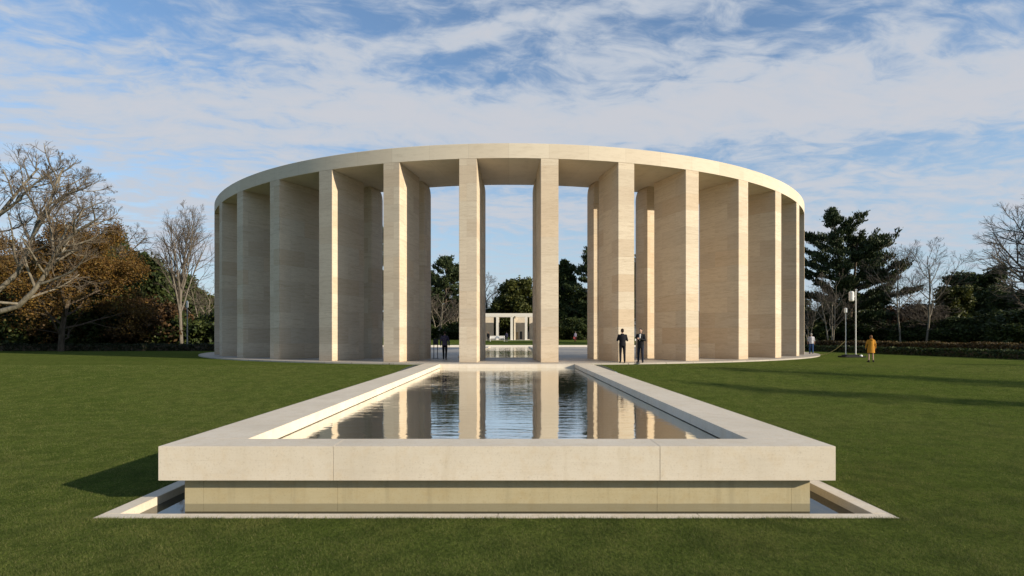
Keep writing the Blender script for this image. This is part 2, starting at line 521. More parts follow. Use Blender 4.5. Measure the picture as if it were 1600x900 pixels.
# ------------------------------------------------------------------ plaza under the memorial, and the court behind it
CY, R_OUT, R_IN = 55.1, 26.05, 20.8
PLR = 27.13
N = 160
mb = MB()
ring = [(PLR * math.sin(2 * math.pi * i / N), -PLR * math.cos(2 * math.pi * i / N)) for i in range(N)]
mb.add([(x, y, -0.45) for x, y in ring] + [(x, y, -0.012) for x, y in ring] + [(x * 0.9995, y * 0.9995, 0) for x, y in ring],
       [[i, (i + 1) % N, N + (i + 1) % N, N + i] for i in range(N)] + [[N + i, N + (i + 1) % N, 2 * N + (i + 1) % N, 2 * N + i] for i in range(N)] + [list(range(2 * N, 3 * N))])
mb.build('plaza', M['paving'], loc=(0.07, CY, 0), kind='structure')


def court_z(y):
    return 0.006 + 0.0 * y


mb = MB()
cp_ = [(-14, 34.5), (14, 34.5), (21, 48), (21, 73), (-21, 73), (-21, 48)]
mb.add([(x, y, 0.006) for x, y in cp_] + [(x, y, -0.2) for x, y in cp_], [[0, 1, 2, 3, 4, 5]] + [[i, i + 6, (i + 1) % 6 + 6, (i + 1) % 6] for i in range(6)])
mb.build('courtyard', M['paving'], kind='structure')
mb = MB()
mb.add([(x, y, court_z(y) + 0.02) for x, y in ((-2.5, 35.2), (2.5, 35.2), (2.5, 72.2), (-2.5, 72.2))], [[0, 1, 2, 3]])
mb.build('water', M['water_court'], kind='structure')
tp = empty('courtyard_pool', (0, 60, court_z(60)), label='low stone kerb around the long dark pool inside the ring courtyard', cat='pool')
for sgn in (-1, 1):
    mb = MB()
    xa, xb = sorted((sgn * 2.5, sgn * 3.2))
    mb.add([(x, y - 60, court_z(y) - court_z(60) + dz_) for dz_ in (-0.1, 0.10) for x, y in ((xa, 35.2), (xb, 35.2), (xb, 72.2), (xa, 72.2))],
           [[3, 2, 1, 0], [4, 5, 6, 7], [0, 1, 5, 4], [1, 2, 6, 5], [2, 3, 7, 6], [3, 0, 4, 7]])
    mb.build('kerb', M['rim'], tp)
mb = MB()
mb.box(-24, 24, 0, 0.4, -0.3, 0.24)
mb.build('low_wall', M['white_stone'], loc=(0, 73.0, 0.0), bevel=0.01, label='long low white wall closing the far side of the courtyard', cat='wall')

# ------------------------------------------------------------------ the memorial: radial piers under a curved lintel
Z_SOFF, Z_TOP = 10.81, 11.60
mem = empty('memorial_colonnade', (0.07, CY, 0), label='pale limestone crescent colonnade of tall radial piers under a curved lintel', cat='memorial')


R_GAP, R_COL = 23.08, 22.35


def pier_mesh():
    """the outer blade wall; local +Y points outwards from the ring's centre, origin at radius 22"""
    mb = MB()
    ya, yb = R_GAP - 22, R_OUT - 22
    mb.loft([[(-0.335, ya, z), (0.335, ya, z), (0.475, yb, z), (-0.475, yb, z)] for z in (0, Z_SOFF)])
    return mb.mesh('pier', M['pier'], bevel=0.012)


def column_mesh():
    """the half-round inner column behind each blade, its head rounded off under the lintel"""
    def outline(w_, dep):
        pts = [(w_, R_COL - 22)]
        for i in range(1, 12):
            a_ = math.pi * i / 12
            pts.append((w_ * math.cos(a_), R_COL - 22 - 0.85 - dep * math.sin(a_)))
        pts.append((-w_, R_COL - 22))
        return pts
    rings = []
    W0, D0 = 0.34, 0.60
    for z, k_ in ((0.0, 0), (Z_SOFF - 0.62, 0), (Z_SOFF - 0.42, 0.03), (Z_SOFF - 0.26, 0.08), (Z_SOFF - 0.13, 0.15), (Z_SOFF - 0.05, 0.23), (Z_SOFF - 0.001, 0.34)):
        rings.append([(x, y, z) for x, y in outline(W0 - k_ * 0.45, D0 - k_)])
    mb = MB()
    mb.loft(rings)
    me = mb.mesh('inner_column', M['pier'])
    return me


pm_, cm_ = pier_mesh(), column_mesh()
STEP = 9.40
for k in range(-9, 9):
    th = R(4.77 + STEP * k if k >= 0 else -4.77 + STEP * (k + 1))
    for nm, me in (('pier', pm_), ('inner_column', cm_)):
        o = link(nm, me, mem, (22 * math.sin(th), -22 * math.cos(th), 0.0))
        o.rotation_euler = (0, 0, th + math.pi)
# the lintel, in segments with fine joints
END = R(4.70 + STEP * 8 + 1.0)
mb = MB()
NS = 220
rows = []
for i in range(NS + 1):
    a = -END + 2 * END * i / NS
    rows.append([(r * math.sin(a), -r * math.cos(a), z) for r, z in ((R_OUT + 0.004, Z_SOFF + 0.001), (R_OUT + 0.004, Z_TOP - 0.02), (R_OUT - 0.02, Z_TOP), (R_IN + 0.12, Z_TOP), (R_IN + 0.1, Z_TOP - 0.02), (R_IN + 0.1, Z_SOFF + 0.001))])
mb.loft(rows)


def beam_mat():
    m, t = new_mat('curved_lintel')
    co = t.n('ShaderNodeTexCoord').outputs['Object']
    sp = t.n('ShaderNodeSeparateXYZ', {0: co})
    ang = t.math('MULTIPLY', t.math('ARCTAN2', sp.outputs[0], t.math('MULTIPLY', sp.outputs[1], -1.0)), 26.05)
    bv = t.n('ShaderNodeCombineXYZ', {0: ang, 1: t.math('ADD', sp.outputs[2], 0.195), 2: 0.0}).outputs[0]
    br = t.n('ShaderNodeTexBrick', {'Vector': bv, 'Color1': rgb(0, 0, 0), 'Color2': rgb(1, 1, 1), 'Mortar': rgb(0.5, 0.5, 0.5), 'Scale': 1.0, 'Mortar Size': 0.005, 'Brick Width': 2.137, 'Row Height': 1.0}, offset=0.5)
    tint = t.n('ShaderNodeSeparateColor', {0: br.outputs[0]}).outputs[0]
    stri = t.noise(t.mapping(co, scale=(0.8, 0.8, 5.0)), 2.0, 6.0, 0.62)
    grain = t.noise(co, 45.0, 3.0)
    c = t.mix(tint, rgb(0.65, 0.57, 0.45), rgb(0.59, 0.505, 0.39))
    c = t.mix(t.math('MULTIPLY', t.ramp(stri, 0.45, 0.75), 0.28), c, rgb(0.37, 0.30, 0.21))
    c = t.mix(t.math('MULTIPLY', t.ramp(grain, 0.55, 0.75), 0.22), c, rgb(0.34, 0.27, 0.19))
    c = t.mix(t.math('MULTIPLY', br.outputs[1], 0.6), c, rgb(0.27, 0.22, 0.16))
    finish(t, c, 0.85, 0.2, t.math('SUBTRACT', stri, br.outputs[1]), 0.3, 0.006)
    return m


mb.build('lintel', beam_mat(), mem)

# ------------------------------------------------------------------ the raised reflecting pool in front
pool = empty('reflecting_pool', (0, 6.88, -0.78), label='raised pale stone reflecting pool with an overhanging rim and a moat channel', cat='pool')
PO = (0, -6.88, 0.78)
XO, XI, YF, YI, YB = 4.24, 3.36, 6.88, 7.395, 28.25
JG = 0.0008
mb = MB()
prof = [(YF, -0.004), (YI, -0.004), (YI, -0.178), (YI - 0.25, -0.178), (YI - 0.25, -0.432), (YF, -0.432)]
cuts = [-XO, -2.05, 2.04, XO]
for i in range(3):
    mb.prism(prof, cuts[i] + (JG if i else 0), cuts[i + 1] - (JG if i < 2 else 0), 'x')
for sgn in (-1, 1):
    ps = [(sgn * XO, -0.004), (sgn * XI, -0.004), (sgn * XI, -0.178), (sgn * (XI + 0.3), -0.178), (sgn * (XI + 0.3), -0.432), (sgn * XO, -0.432)]
    yc = [YI + 2 * JG, 10.9, 14.4, 17.9, 21.4, 24.9, YB]
    for i in range(6):
        mb.prism(ps, yc[i] + (JG if i else 0), yc[i + 1] - (JG if i < 5 else 0), 'y')
mb.box(-XI + 0.003, XI - 0.003, 27.45, 28.2, -0.432, -0.006)
mb.build('rim', M['rim'], pool, bevel=0.0035, loc=PO)
mb = MB()
WX, WY = 4.03, 7.09
cuts = [-WX, -3.79, -2.06, 2.06, 3.79, WX]
for i in range(5):
    mb.box(cuts[i] + (0.0015 if i else 0), cuts[i + 1] - (0.0015 if i < 4 else 0), WY, WY + 0.06, -1.2, -0.435)
for sgn in (-1, 1):
    xa, xb = sorted((sgn * WX, sgn * (WX - 0.15)))
    mb.box(xa, xb, WY + 0.063, 27.9, -1.2, -0.435)
mb.build('base_wall', M['wall'], pool, loc=PO)
mb = MB()
mb.box(-4.5, 4.5, 6.6, 27.9, -1.3, -1.21)
mb.box(-3.6, 3.6, 7.16, 7.18, -1.2, -0.44)
mb.build('basin', plain('dark_basin', (0.05, 0.05, 0.042)), pool, loc=PO)
mb = MB()
KX0, KX1, KY0, KY1 = 4.56, 4.775, 6.50, 6.667
KT = -0.775
for sgn in (-1, 1):
    xa, xb = sorted((sgn * KX0, sgn * KX1))
    for y0, y1 in ((KY1 + 0.002, 8.9), (8.902, 11.4), (11.402, 13.8)):
        mb.box(xa, xb, y0, y1, -1.2, KT)
cuts = [-KX1, -2.4, 0.02, 2.43, KX1]
for i in range(4):
    mb.box(cuts[i] + 0.001 * (i > 0), cuts[i + 1] - 0.001 * (i < 3), KY0, KY1, -1.2, KT)
for sgn in (-1, 1):
    xa, xb = sorted((sgn * 4.04, sgn * 4.77))
    mb.box(xa, xb, 13.804, 27.9, -1.2, -0.80)
mb.build('kerb', M['rim'], pool, bevel=0.005, loc=PO)
wb = MB()
wb.add([(-3.65, 7.16, -0.19), (3.65, 7.16, -0.19), (3.65, 27.6, -0.19), (-3.65, 27.6, -0.19)], [[0, 1, 2, 3]])
wb.build('water', M['water'], kind='structure')
wb = MB()
zc = -0.885
wb.add([(-KX0, KY1, zc), (KX0, KY1, zc), (KX0, WY, zc), (-KX0, WY, zc), (-KX0, 13.8, zc), (-WX, 13.8, zc), (-WX, WY, zc), (WX, WY, zc), (WX, 13.8, zc), (KX0, 13.8, zc)],
       [[0, 1, 2, 7, 6, 3], [3, 6, 5, 4], [7, 2, 9, 8]])
wb.build('water', M['water_channel'], kind='structure')

# ------------------------------------------------------------------ grass blades near the camera
rng = np.random.default_rng(11)
BV, BF = [], []
zones = [(4.4, 6.9, 9000, 0.0042, 0.028), (6.9, 9.5, 4200, 0.0056, 0.029), (9.5, 14, 1600, 0.008, 0.031), (14, 20, 560, 0.012, 0.033), (20, 28, 260, 0.017, 0.034)]
for y0, y1, dens, wd, ht in zones:
    half = y1 * 0.95 + 0.6
    n = int(dens * 2 * half * (y1 - y0))
    x = rng.uniform(-half, half, n)
    y = rng.uniform(y0, y1, n)
    ok = (np.abs(x) < y * 0.95 + 0.6) & ~((np.abs(x) < 4.778) & (y > 6.497))
    # clumps: thin out by a smooth pattern
    pat = np.sin(x * 3.1 + np.sin(y * 2.3)) * np.sin(y * 3.7 + np.sin(x * 1.9)) * 0.5 + 0.5
    ok &= rng.random(n) < 0.55 + 0.45 * pat
    x, y, pat = x[ok], y[ok], pat[ok]
    n = len(x)
    z = gz(x, y) - 0.004
    a = rng.uniform(0, 2 * np.pi, n)
    h = ht * rng.uniform(0.45, 1.15, n) * (0.75 + 0.35 * pat)
    la = rng.uniform(0, 2 * np.pi, n)
    ll = h * rng.uniform(0.1, 0.9, n)
    w2 = wd * rng.uniform(0.6, 1.3, n) / 2
    p = np.stack([x, y, z], 1)
    d = np.stack([np.cos(a), np.sin(a), np.zeros(n)], 1) * w2[:, None]
    tip = p + np.stack([np.cos(la) * ll, np.sin(la) * ll, h], 1)
    V = np.stack([p - d, p + d, tip], 1).reshape(-1, 3)
    b = sum(len(q) for q in BV)
    BV.append(V)
    BF.append(np.arange(len(V)).reshape(-1, 3) + b)
# longer tufts leaning over the channel kerb
for x0, x1, y0, y1, n in ((-4.9, 4.9, 6.42, 6.497, 7000), (-4.87, -4.778, 6.45, 14, 4500), (4.778, 4.87, 6.45, 14, 4500)):
    x, y = rng.uniform(x0, x1, n), rng.uniform(y0, y1, n)
    ok = rng.random(n) < 0.35 + 0.65 * (np.sin(x * 5.3 + y * 7.1 + np.sin(x * 2.1)) * 0.5 + 0.5)
    x, y = x[ok], y[ok]
    n = len(x)
    p = np.stack([x, y, gz(x, y) - 0.004], 1)
    a = rng.uniform(0, 2 * np.pi, n)
    h = rng.uniform(0.018, 0.048, n)
    d = np.stack([np.cos(a), np.sin(a), np.zeros(n)], 1) * (rng.uniform(0.003, 0.006, n) / 2)[:, None]
    tip = p + np.stack([rng.normal(0, 0.018, n) - (0.015 * np.sign(x) if x1 - x0 < 1 else 0), rng.normal(0.0, 0.018, n) + (0.018 if x1 - x0 > 1 else 0), h], 1)
    V = np.stack([p - d, p + d, tip], 1).reshape(-1, 3)
    b = sum(len(q) for q in BV)
    BV.append(V)
    BF.append(np.arange(len(V)).reshape(-1, 3) + b)
link('grass', np_mesh('grass', np.concatenate(BV), np.concatenate(BF), M['blade']), kind='stuff',
     label='short mown green lawn grass around the pool', cat='grass')


# ------------------------------------------------------------------ trees
def unit(v):
    return v / max(1e-9, np.linalg.norm(v))


def perp(d, rng):
    v = rng.normal(size=3)
    v -= d * v.dot(d)
    return unit(v)


def grow(rng, p, d, L, r, lev, P, segs, tips):
    c = P[lev]
    n = c['n']
    pts = np.empty((n + 1, 3))
    pts[0] = p
    for i in range(n):
        d = unit(d + rng.normal(0, c['wob'], 3) + np.array((0, 0, c['up'])))
        p = p + d * (L / n)
        pts[i + 1] = p
    rad = np.linspace(r, r * c['tap'], n + 1)
    segs.append((pts, rad, lev))
    sprout(rng, pts, rad, L, lev, P, segs, tips)


def sprout(rng, pts, rad, L, lev, P, segs, tips, t_min=None):
    if lev + 1 >= len(P):
        tips.append(pts)
        return
    c = P[lev]
    n = len(pts) - 1
    k = rng.poisson(c['kids']) if c['kids'] < 8 else int(c['kids'] * rng.uniform(0.85, 1.15))
    t0 = c['t0'] if t_min is None else t_min
    az0 = rng.uniform(0, 6.28)
    for j in range(max(1, k)):
        t = t0 + (1 - t0) * (j + rng.uniform(0, 1)) / max(1, k)
        f = min(t, 0.999) * n
        i = int(f)
        q = pts[i] + (pts[i + 1] - pts[i]) * (f - i)
        dd = unit(pts[i + 1] - pts[i])
        az0 += 2.4 + rng.normal(0, 0.4)
        u = perp(dd, rng) if c.get('rnd') else None
        if u is None:
            e1 = unit(np.cross(dd, (0.3, 0.9, 0.1)))
            e2 = np.cross(dd, e1)
            u = e1 * math.cos(az0) + e2 * math.sin(az0)
        an = R(c['ang'] * rng.uniform(0.75, 1.25))
        nd = unit(dd * math.cos(an) + u * math.sin(an))
        shp = c['shape'](t) if 'shape' in c else (1.15 - 0.65 * (t - t0) / (1 - t0 + 1e-6))
        rr = min(np.interp(t * n, range(n + 1), rad) * 0.8, rad[0] * c['rr'])
        grow(rng, q, nd, L * c['lr'] * shp * rng.uniform(0.75, 1.2), max(rr, 0.006), lev + 1, P, segs, tips)


def tubes(segs, sides):
    """all branch tubes as one (V, F)"""
    byn = {}
    for pts, rad, lev in segs:
        byn.setdefault((len(pts), sides.get(lev, 3)), []).append((pts, rad))
    VV, FF, b = [], [], 0
    for (n, k), L in byn.items():
        Pn = np.stack([q[0] for q in L])
        Rn = np.stack([q[1] for q in L])
        T = np.gradient(Pn, axis=1)
        T /= np.linalg.norm(T, axis=2, keepdims=True) + 1e-9
        ref = np.where(np.abs(T[:, :1, 2:3]) > 0.8, np.array([[[1.0, 0, 0]]]), np.array([[[0, 0, 1.0]]]))
        ref = np.broadcast_to(ref, T.shape)
        U = np.cross(T, ref)
        U /= np.linalg.norm(U, axis=2, keepdims=True) + 1e-9
        W = np.cross(T, U)
        a = np.arange(k) * 2 * np.pi / k
        V = Pn[:, :, None, :] + Rn[:, :, None, None] * (np.cos(a)[None, None, :, None] * U[:, :, None, :] + np.sin(a)[None, None, :, None] * W[:, :, None, :])
        B = len(L)
        idx = np.arange(B * n * k).reshape(B, n, k) + b
        q0 = idx[:, :-1, :]
        q1 = np.roll(idx, -1, axis=2)[:, :-1, :]
        q2 = np.roll(idx, -1, axis=2)[:, 1:, :]
        q3 = idx[:, 1:, :]
        FF.append(np.stack([q0, q1, q2, q3], -1).reshape(-1, 4))
        VV.append(V.reshape(-1, 3))
        b += B * n * k
    return np.concatenate(VV), np.concatenate(FF)


def leaf_quads(rng, C, size, flat=0.0, elong=1.6, upw=0.0, dirs=None):
    """a diamond leaf (clump) at each centre"""
    n = len(C)
    d = rng.normal(size=(n, 3)) if dirs is None else dirs + rng.normal(0, 0.45, (n, 3))
    d[:, 2] = d[:, 2] * (1 - flat) + upw
    d /= np.linalg.norm(d, axis=1, keepdims=True) + 1e-9
    u = np.cross(d, rng.normal(size=(n, 3)))
    u /= np.linalg.norm(u, axis=1, keepdims=True) + 1e-9
    s = size * rng.uniform(0.55, 1.4, n)[:, None]
    a, b = d * s * elong / 2, u * s / 2
    V = np.stack([C - a, C - b * 0.9, C + a, C + b * 0.9], 1).reshape(-1, 3)
    return V, np.arange(4 * n).reshape(-1, 4)


def scatter(rng, tips, per, spread, tmin=0.2):
    out = []
    for pts in tips:
        n = len(pts) - 1
        t = rng.uniform(tmin, 1, per) * n
        i = np.minimum(t.astype(int), n - 1)
        q = pts[i] + (pts[i + 1] - pts[i]) * (t - i)[:, None]
        out.append(q + rng.normal(0, spread, (per, 3)))
    return np.concatenate(out)


SIDES = {0: 9, 1: 6, 2: 4, 3: 3, 4: 3}
LIB = {}


def bare(key, seed, H, r, spread, kids=(9, 7, 7, 4), t0=0.25, lr=0.5, up=0.06, ang=42, bark_m='pale_bark', twig_m='twig', wob=0.10, forks=1, fine=1.0):
    """leafless deciduous tree -> (trunk mesh, twig mesh)"""
    rng = np.random.default_rng(seed)
    P = [dict(n=9, wob=0.05, up=0.03, tap=0.25, kids=kids[0], t0=t0, ang=ang, lr=lr, rr=0.5),
         dict(n=6, wob=wob, up=up, tap=0.3, kids=kids[1], t0=0.2, ang=42, lr=0.48, rr=0.5),
         dict(n=4, wob=wob * 1.1, up=up * 0.8, tap=0.35, kids=kids[2], t0=0.15, ang=36, lr=0.55, rr=0.5, rnd=1),
         dict(n=3, wob=0.10, up=0.06, tap=0.5, kids=kids[3], t0=0.15, ang=34, lr=0.6, rr=0.6, rnd=1),
         dict(n=2, wob=0.12, up=0.04, tap=0.6, kids=0, t0=0.2, ang=40, lr=0.5, rr=0.6)]
    segs, tips = [], []
    for k in range(forks):
        d = unit(np.array((rng.normal(0, 0.18) * (forks > 1), rng.normal(0, 0.18) * (forks > 1), 1.0)))
        grow(rng, np.array((rng.normal(0, 0.25) * (forks > 1), rng.normal(0, 0.2) * (forks > 1), -0.15)), d, H * rng.uniform(0.8, 1.0), r * (1 if forks == 1 else 0.7), 0, P, segs, tips)
    top = max(s[0][:, 2].max() for s in segs)
    segs = [(np.column_stack((p[:, 0] * spread, p[:, 1] * spread, p[:, 2] * H / top)), np.maximum(q, 0.0085 * fine), l) for p, q, l in segs]
    a = np_mesh('trunk', *tubes([s for s in segs if s[2] < 2], SIDES), M[bark_m], True)
    b = np_mesh('crown', *tubes([s for s in segs if s[2] >= 2], SIDES), M[twig_m], True)
    LIB[key] = (H, a, b)


def leafy(key, seed, H, r, width, leaf_m, size, per, lev_kids=(16, 7, 6), t0=0.12, lr=0.42, up=0.05, ang=60, spread=0.25, bark_m='dark_bark', shape=None, flat=0.0, elong=1.6, upw=0.0, forks=1):
    """tree with foliage -> (trunk and limbs, leaf crown)"""
    rng = np.random.default_rng(seed)
    P = [dict(n=9, wob=0.04, up=0.03, tap=0.2, kids=lev_kids[0], t0=t0, ang=ang, lr=lr, rr=0.4),
         dict(n=5, wob=0.12, up=up, tap=0.3, kids=lev_kids[1], t0=0.25, ang=48, lr=0.5, rr=0.5),
         dict(n=3, wob=0.15, up=up, tap=0.4, kids=lev_kids[2], t0=0.2, ang=48, lr=0.55, rr=0.5, rnd=1),
         dict(n=2, wob=0.2, up=up, tap=0.5, kids=0, t0=0.2, ang=40, lr=0.5, rr=0.6)]
    if shape:
        P[0]['shape'] = shape
    segs, tips = [], []
    for k in range(forks):
        d = unit(np.array((rng.normal(0, 0.22) * (forks > 1), rng.normal(0, 0.2) * (forks > 1), 1.0)))
        grow(rng, np.array((rng.normal(0, 0.5) * (forks > 1), rng.normal(0, 0.5) * (forks > 1), -0.15)), d, H * (rng.uniform(0.75, 1) if forks > 1 else 0.97), r, 0, P, segs, tips)
    allp = np.concatenate([s[0] for s in segs])
    top = allp[:, 2].max()
    half = np.quantile(np.abs(allp[:, 0]), 0.985)
    sc = np.array((width / 2 / half, width / 2 / half, H / top))
    segs = [(p * sc, q, l) for p, q, l in segs]
    tips = [p * sc for p in tips]
    C = scatter(rng, tips, per, spread)
    C = C[C[:, 2] > 0.15]
    a = np_mesh('trunk', *tubes([s for s in segs if s[2] < 3], SIDES), M[bark_m], True)
    b = np_mesh('crown', *leaf_quads(rng, C, size, flat, elong, upw), M[leaf_m])
    LIB[key] = (H, a, b)


def pine(key, seed, H, r, width, n_limb=26, t0=0.3, forks=1, tuft=0.34, per=34):
    """old pine: flat, layered, upswept plates of needles with gaps between"""
    rng = np.random.default_rng(seed)
    segs, C, D = [], [], []
    stems = []
    for k in range(forks):
        lean = np.array((rng.normal(0, 0.10), rng.normal(0, 0.10), 1.0)) if forks > 1 else np.array((0.02, 0, 1.0))
        pts = [np.array((0.0, 0.0, -0.15))]
        d = unit(lean)
        h = H * (0.97 if k == 0 else rng.uniform(0.7, 0.88))
        for i in range(10):
            d = unit(d + rng.normal(0, 0.035, 3) + np.array((0, 0, 0.04)))
            pts.append(pts[-1] + d * h / 10)
        pts = np.array(pts)
        pts[:, 2] *= h / pts[-1, 2]
        stems.append((pts, np.linspace(r, r * 0.16, 11), h))
        segs.append((pts, np.linspace(r, r * 0.16, 11), 0))
    az_ = 0
    for j in range(n_limb * forks):
        pts, rad, h = stems[j % forks]
        t = t0 + (1 - t0) * ((j // forks) + rng.uniform(0, 1)) / n_limb
        f = min(t, 0.995) * 10
        i = int(f)
        q = pts[i] + (pts[i + 1] - pts[i]) * (f - i)
        az_ += 2.4 + rng.normal(0, 0.5)
        rel = (t - t0) / (1 - t0)
        L = width / 2 * (0.55 + 0.55 * math.sin(math.pi * min(1, rel * 0.95 + 0.12))) * rng.uniform(0.55, 1.12) * (1.0 if rel < 0.75 else 0.75 - 0.9 * (rel - 0.75))
        d = unit(np.array((math.cos(az_), math.sin(az_), 0.10 + 0.75 * rel ** 2)))
        p = q
        lp = [p]
        for s_ in range(5):
            d = unit(d + rng.normal(0, 0.09, 3) + np.array((0, 0, 0.06)))
            p = p + d * L / 5
            lp.append(p)
        lp = np.array(lp)
        segs.append((lp, np.linspace(max(0.05, r * 0.32 * (1.1 - rel)), 0.02, 6), 1))
        # side branches carrying needle plates
        nb = int(5 + L * 2.2)
        for b_ in range(nb):
            tb = rng.uniform(0.30, 1.0)
            f = min(tb, 0.99) * 5
            i = int(f)
            q2 = lp[i] + (lp[i + 1] - lp[i]) * (f - i)
            dd = unit(lp[i + 1] - lp[i])
            sd = unit(np.cross(dd, (0, 0, 1))) * rng.choice((-1, 1))
            d2 = unit(dd * rng.uniform(0.3, 1.0) + sd * rng.uniform(0.3, 1.0) + np.array((0, 0, rng.uniform(0.0, 0.5))))
            l2 = rng.uniform(0.5, 1.25) * (0.35 + 0.16 * L)
            e = q2 + d2 * l2
            segs.append((np.array([q2, (q2 + e) / 2 + rng.normal(0, 0.05, 3), e]), np.array([0.03, 0.02, 0.012]), 3))
            n = int(per * rng.uniform(0.6, 1.3))
            tt = rng.uniform(0.25, 1.08, n)
            cc = q2 + d2 * (l2 * tt)[:, None] + rng.normal(0, 1, (n, 3)) * np.array((0.26, 0.26, 0.13))
            C.append(cc)
            D.append(np.tile(d2 * 0.8 + np.array((0, 0, 0.55)), (n, 1)))
    C, D = np.concatenate(C), np.concatenate(D)
    V1, F1 = leaf_quads(rng, C, tuft * 0.55, 0, 2.2, 0.2, dirs=D)
    a = np_mesh('trunk', *tubes(segs, SIDES), M['dark_bark'], True)
    b = np_mesh('crown', V1, F1, M['pine'])
    LIB[key] = (H, a, b)


bare('bare_oval', 21, 19.0, 0.23, 0.74, kids=(17, 8, 5, 3), t0=0.20, ang=29, lr=0.50, up=0.10, bark_m='grey_bark', wob=0.06)
bare('bare_slim', 22, 13.5, 0.12, 1.0, kids=(12, 7, 5, 3), t0=0.28, ang=38, lr=0.46, up=0.10, bark_m='pale_bark', twig_m='twig', wob=0.10)
bare('bare_round', 23, 12.0, 0.25, 1.05, kids=(14, 8, 6, 4), t0=0.22, ang=50, lr=0.50, up=0.07, bark_m='grey_bark')
bare('bare_big', 24, 17.5, 0.32, 1.0, kids=(22, 10, 7, 5), t0=0.14, ang=44, lr=0.56, up=0.10, bark_m='grey_bark', wob=0.08)
bare('bare_multi', 25, 9.5, 0.15, 1.0, kids=(7, 6, 5, 3), t0=0.2, ang=34, lr=0.45, up=0.10, bark_m='pale_bark', forks=3)
bare('bare_shrub', 26, 5.5, 0.08, 1.15, kids=(7, 6, 5, 3), t0=0.12, ang=42, lr=0.5, up=0.06, bark_m='grey_bark', forks=5)
leafy('autumn', 31, 13.0, 0.28, 13.5, 'autumn', 0.115, 60, (20, 8, 7), t0=0.10, lr=0.5, up=0.05, ang=58, spread=0.30)
leafy('broad', 32, 11.0, 0.26, 10.0, 'evergreen', 0.26, 30, (18, 8, 6), t0=0.06, lr=0.45, up=0.05, ang=62, spread=0.30)
leafy('olive', 33, 9.0, 0.2, 7.5, 'olive', 0.24, 28, (16, 7, 6), t0=0.06, lr=0.45, up=0.07, ang=58, spread=0.28)
leafy('shrub', 34, 4.0, 0.09, 6.0, 'evergreen', 0.20, 26, (10, 6, 5), t0=0.02, lr=0.6, up=0.03, ang=62, spread=0.24, forks=3)
leafy('brown_shrub', 35, 4.0, 0.09, 5.5, 'brown_leaf', 0.15, 14, (10, 6, 5), t0=0.03, lr=0.6, up=0.05, ang=55, spread=0.28, forks=3)
leafy('conifer', 36, 14.0, 0.24, 6.5, 'evergreen', 0.24, 24, (44, 6, 4), t0=0.05, lr=0.34, up=-0.02, ang=78, spread=0.18, shape=lambda t: 1.25 * (1.02 - t) + 0.1, elong=2.0)
leafy('column', 37, 17.0, 0.20, 3.6, 'evergreen', 0.20, 4, (34, 5, 3), t0=0.08, lr=0.22, up=0.25, ang=30, spread=0.22)
pine('pine_big', 41, 20.3, 0.42, 14.5, n_limb=34, t0=0.22, forks=2, per=60)
pine('pine_tall', 42, 16.0, 0.32, 9.5, n_limb=44, t0=0.16, per=52)


GROUPS = {'autumn_tree': 'autumn trees at the left', 'bare_tree': 'leafless trees around the lawn', 'evergreen_tree': 'dark evergreens around the lawn', 'olive_tree': 'olive green trees around the lawn',
          'pine_tree': 'pines around the memorial', 'conifer_tree': 'pointed conifers behind the memorial', 'evergreen_shrub': 'dark shrubs under the trees', 'brown_shrub': 'withered shrubs under the trees'}


def tree(name, key, px, Y, H, label, cat='tree', rz=None, wide=1.0, group=None):
    h0, a, b = LIB[key]
    group = group or GROUPS.get(name)
    x = ax(px, Y)
    s = H / h0
    o = empty(name, (x, Y, float(gz(x, Y))), rz if rz is not None else (px * 1.7 + Y) % 6.28, label=label, cat=cat, group=group)
    o.scale = (s * wide, s * wide, s)
    link('trunk', a, o)
    link('crown', b, o)
    return o


def htop(py, px, Y):
    return az(py, Y) - float(gz(ax(px, Y), Y))


# --- left of the memorial
tree('autumn_tree', 'autumn', 95, 54, htop(342, 95, 54), 'large rust orange autumn tree behind the pale leaning limbs at the left', rz=0.6, wide=1.0)
tree('autumn_tree', 'autumn', -60, 57, htop(330, -60, 57), 'rust orange autumn tree cut off by the left edge of the photo', rz=2.2)
tree('bare_tree', 'bare_oval', 284, 61, htop(314, 284, 61), 'tall bare tree with upright fan of grey branches left of the memorial', rz=0.4)
tree('bare_tree', 'bare_round', 208, 73, htop(352, 208, 73), 'brown twiggy bare tree rising behind the dark evergreen on the left', rz=1.0)
tree('bare_tree', 'bare_multi', 318, 66, htop(430, 318, 66), 'short many stemmed bare tree tight against the left end of the memorial', rz=1.2)
tree('evergreen_tree', 'broad', 205, 68, htop(394, 205, 68), 'dark green rounded evergreen between the orange tree and the tall bare tree', rz=0.3, wide=1.0)
tree('evergreen_tree', 'broad', 262, 75, htop(425, 262, 75), 'low dark evergreen behind the tall bare tree with the fan of branches', rz=1.7, wide=1.2)
tree('evergreen_tree', 'broad', 140, 78, htop(372, 140, 78), 'dark evergreen showing through behind the rust orange tree', rz=2.9, wide=1.1)
tree('evergreen_tree', 'broad', 20, 77, htop(400, 20, 77), 'dark evergreen at the far left behind the leaning pale limb', rz=4.0, wide=1.3)
tree('olive_tree', 'olive', 322, 78, htop(455, 322, 78), 'olive green shrubby tree behind the left edge of the memorial', rz=0.3, wide=1.2)
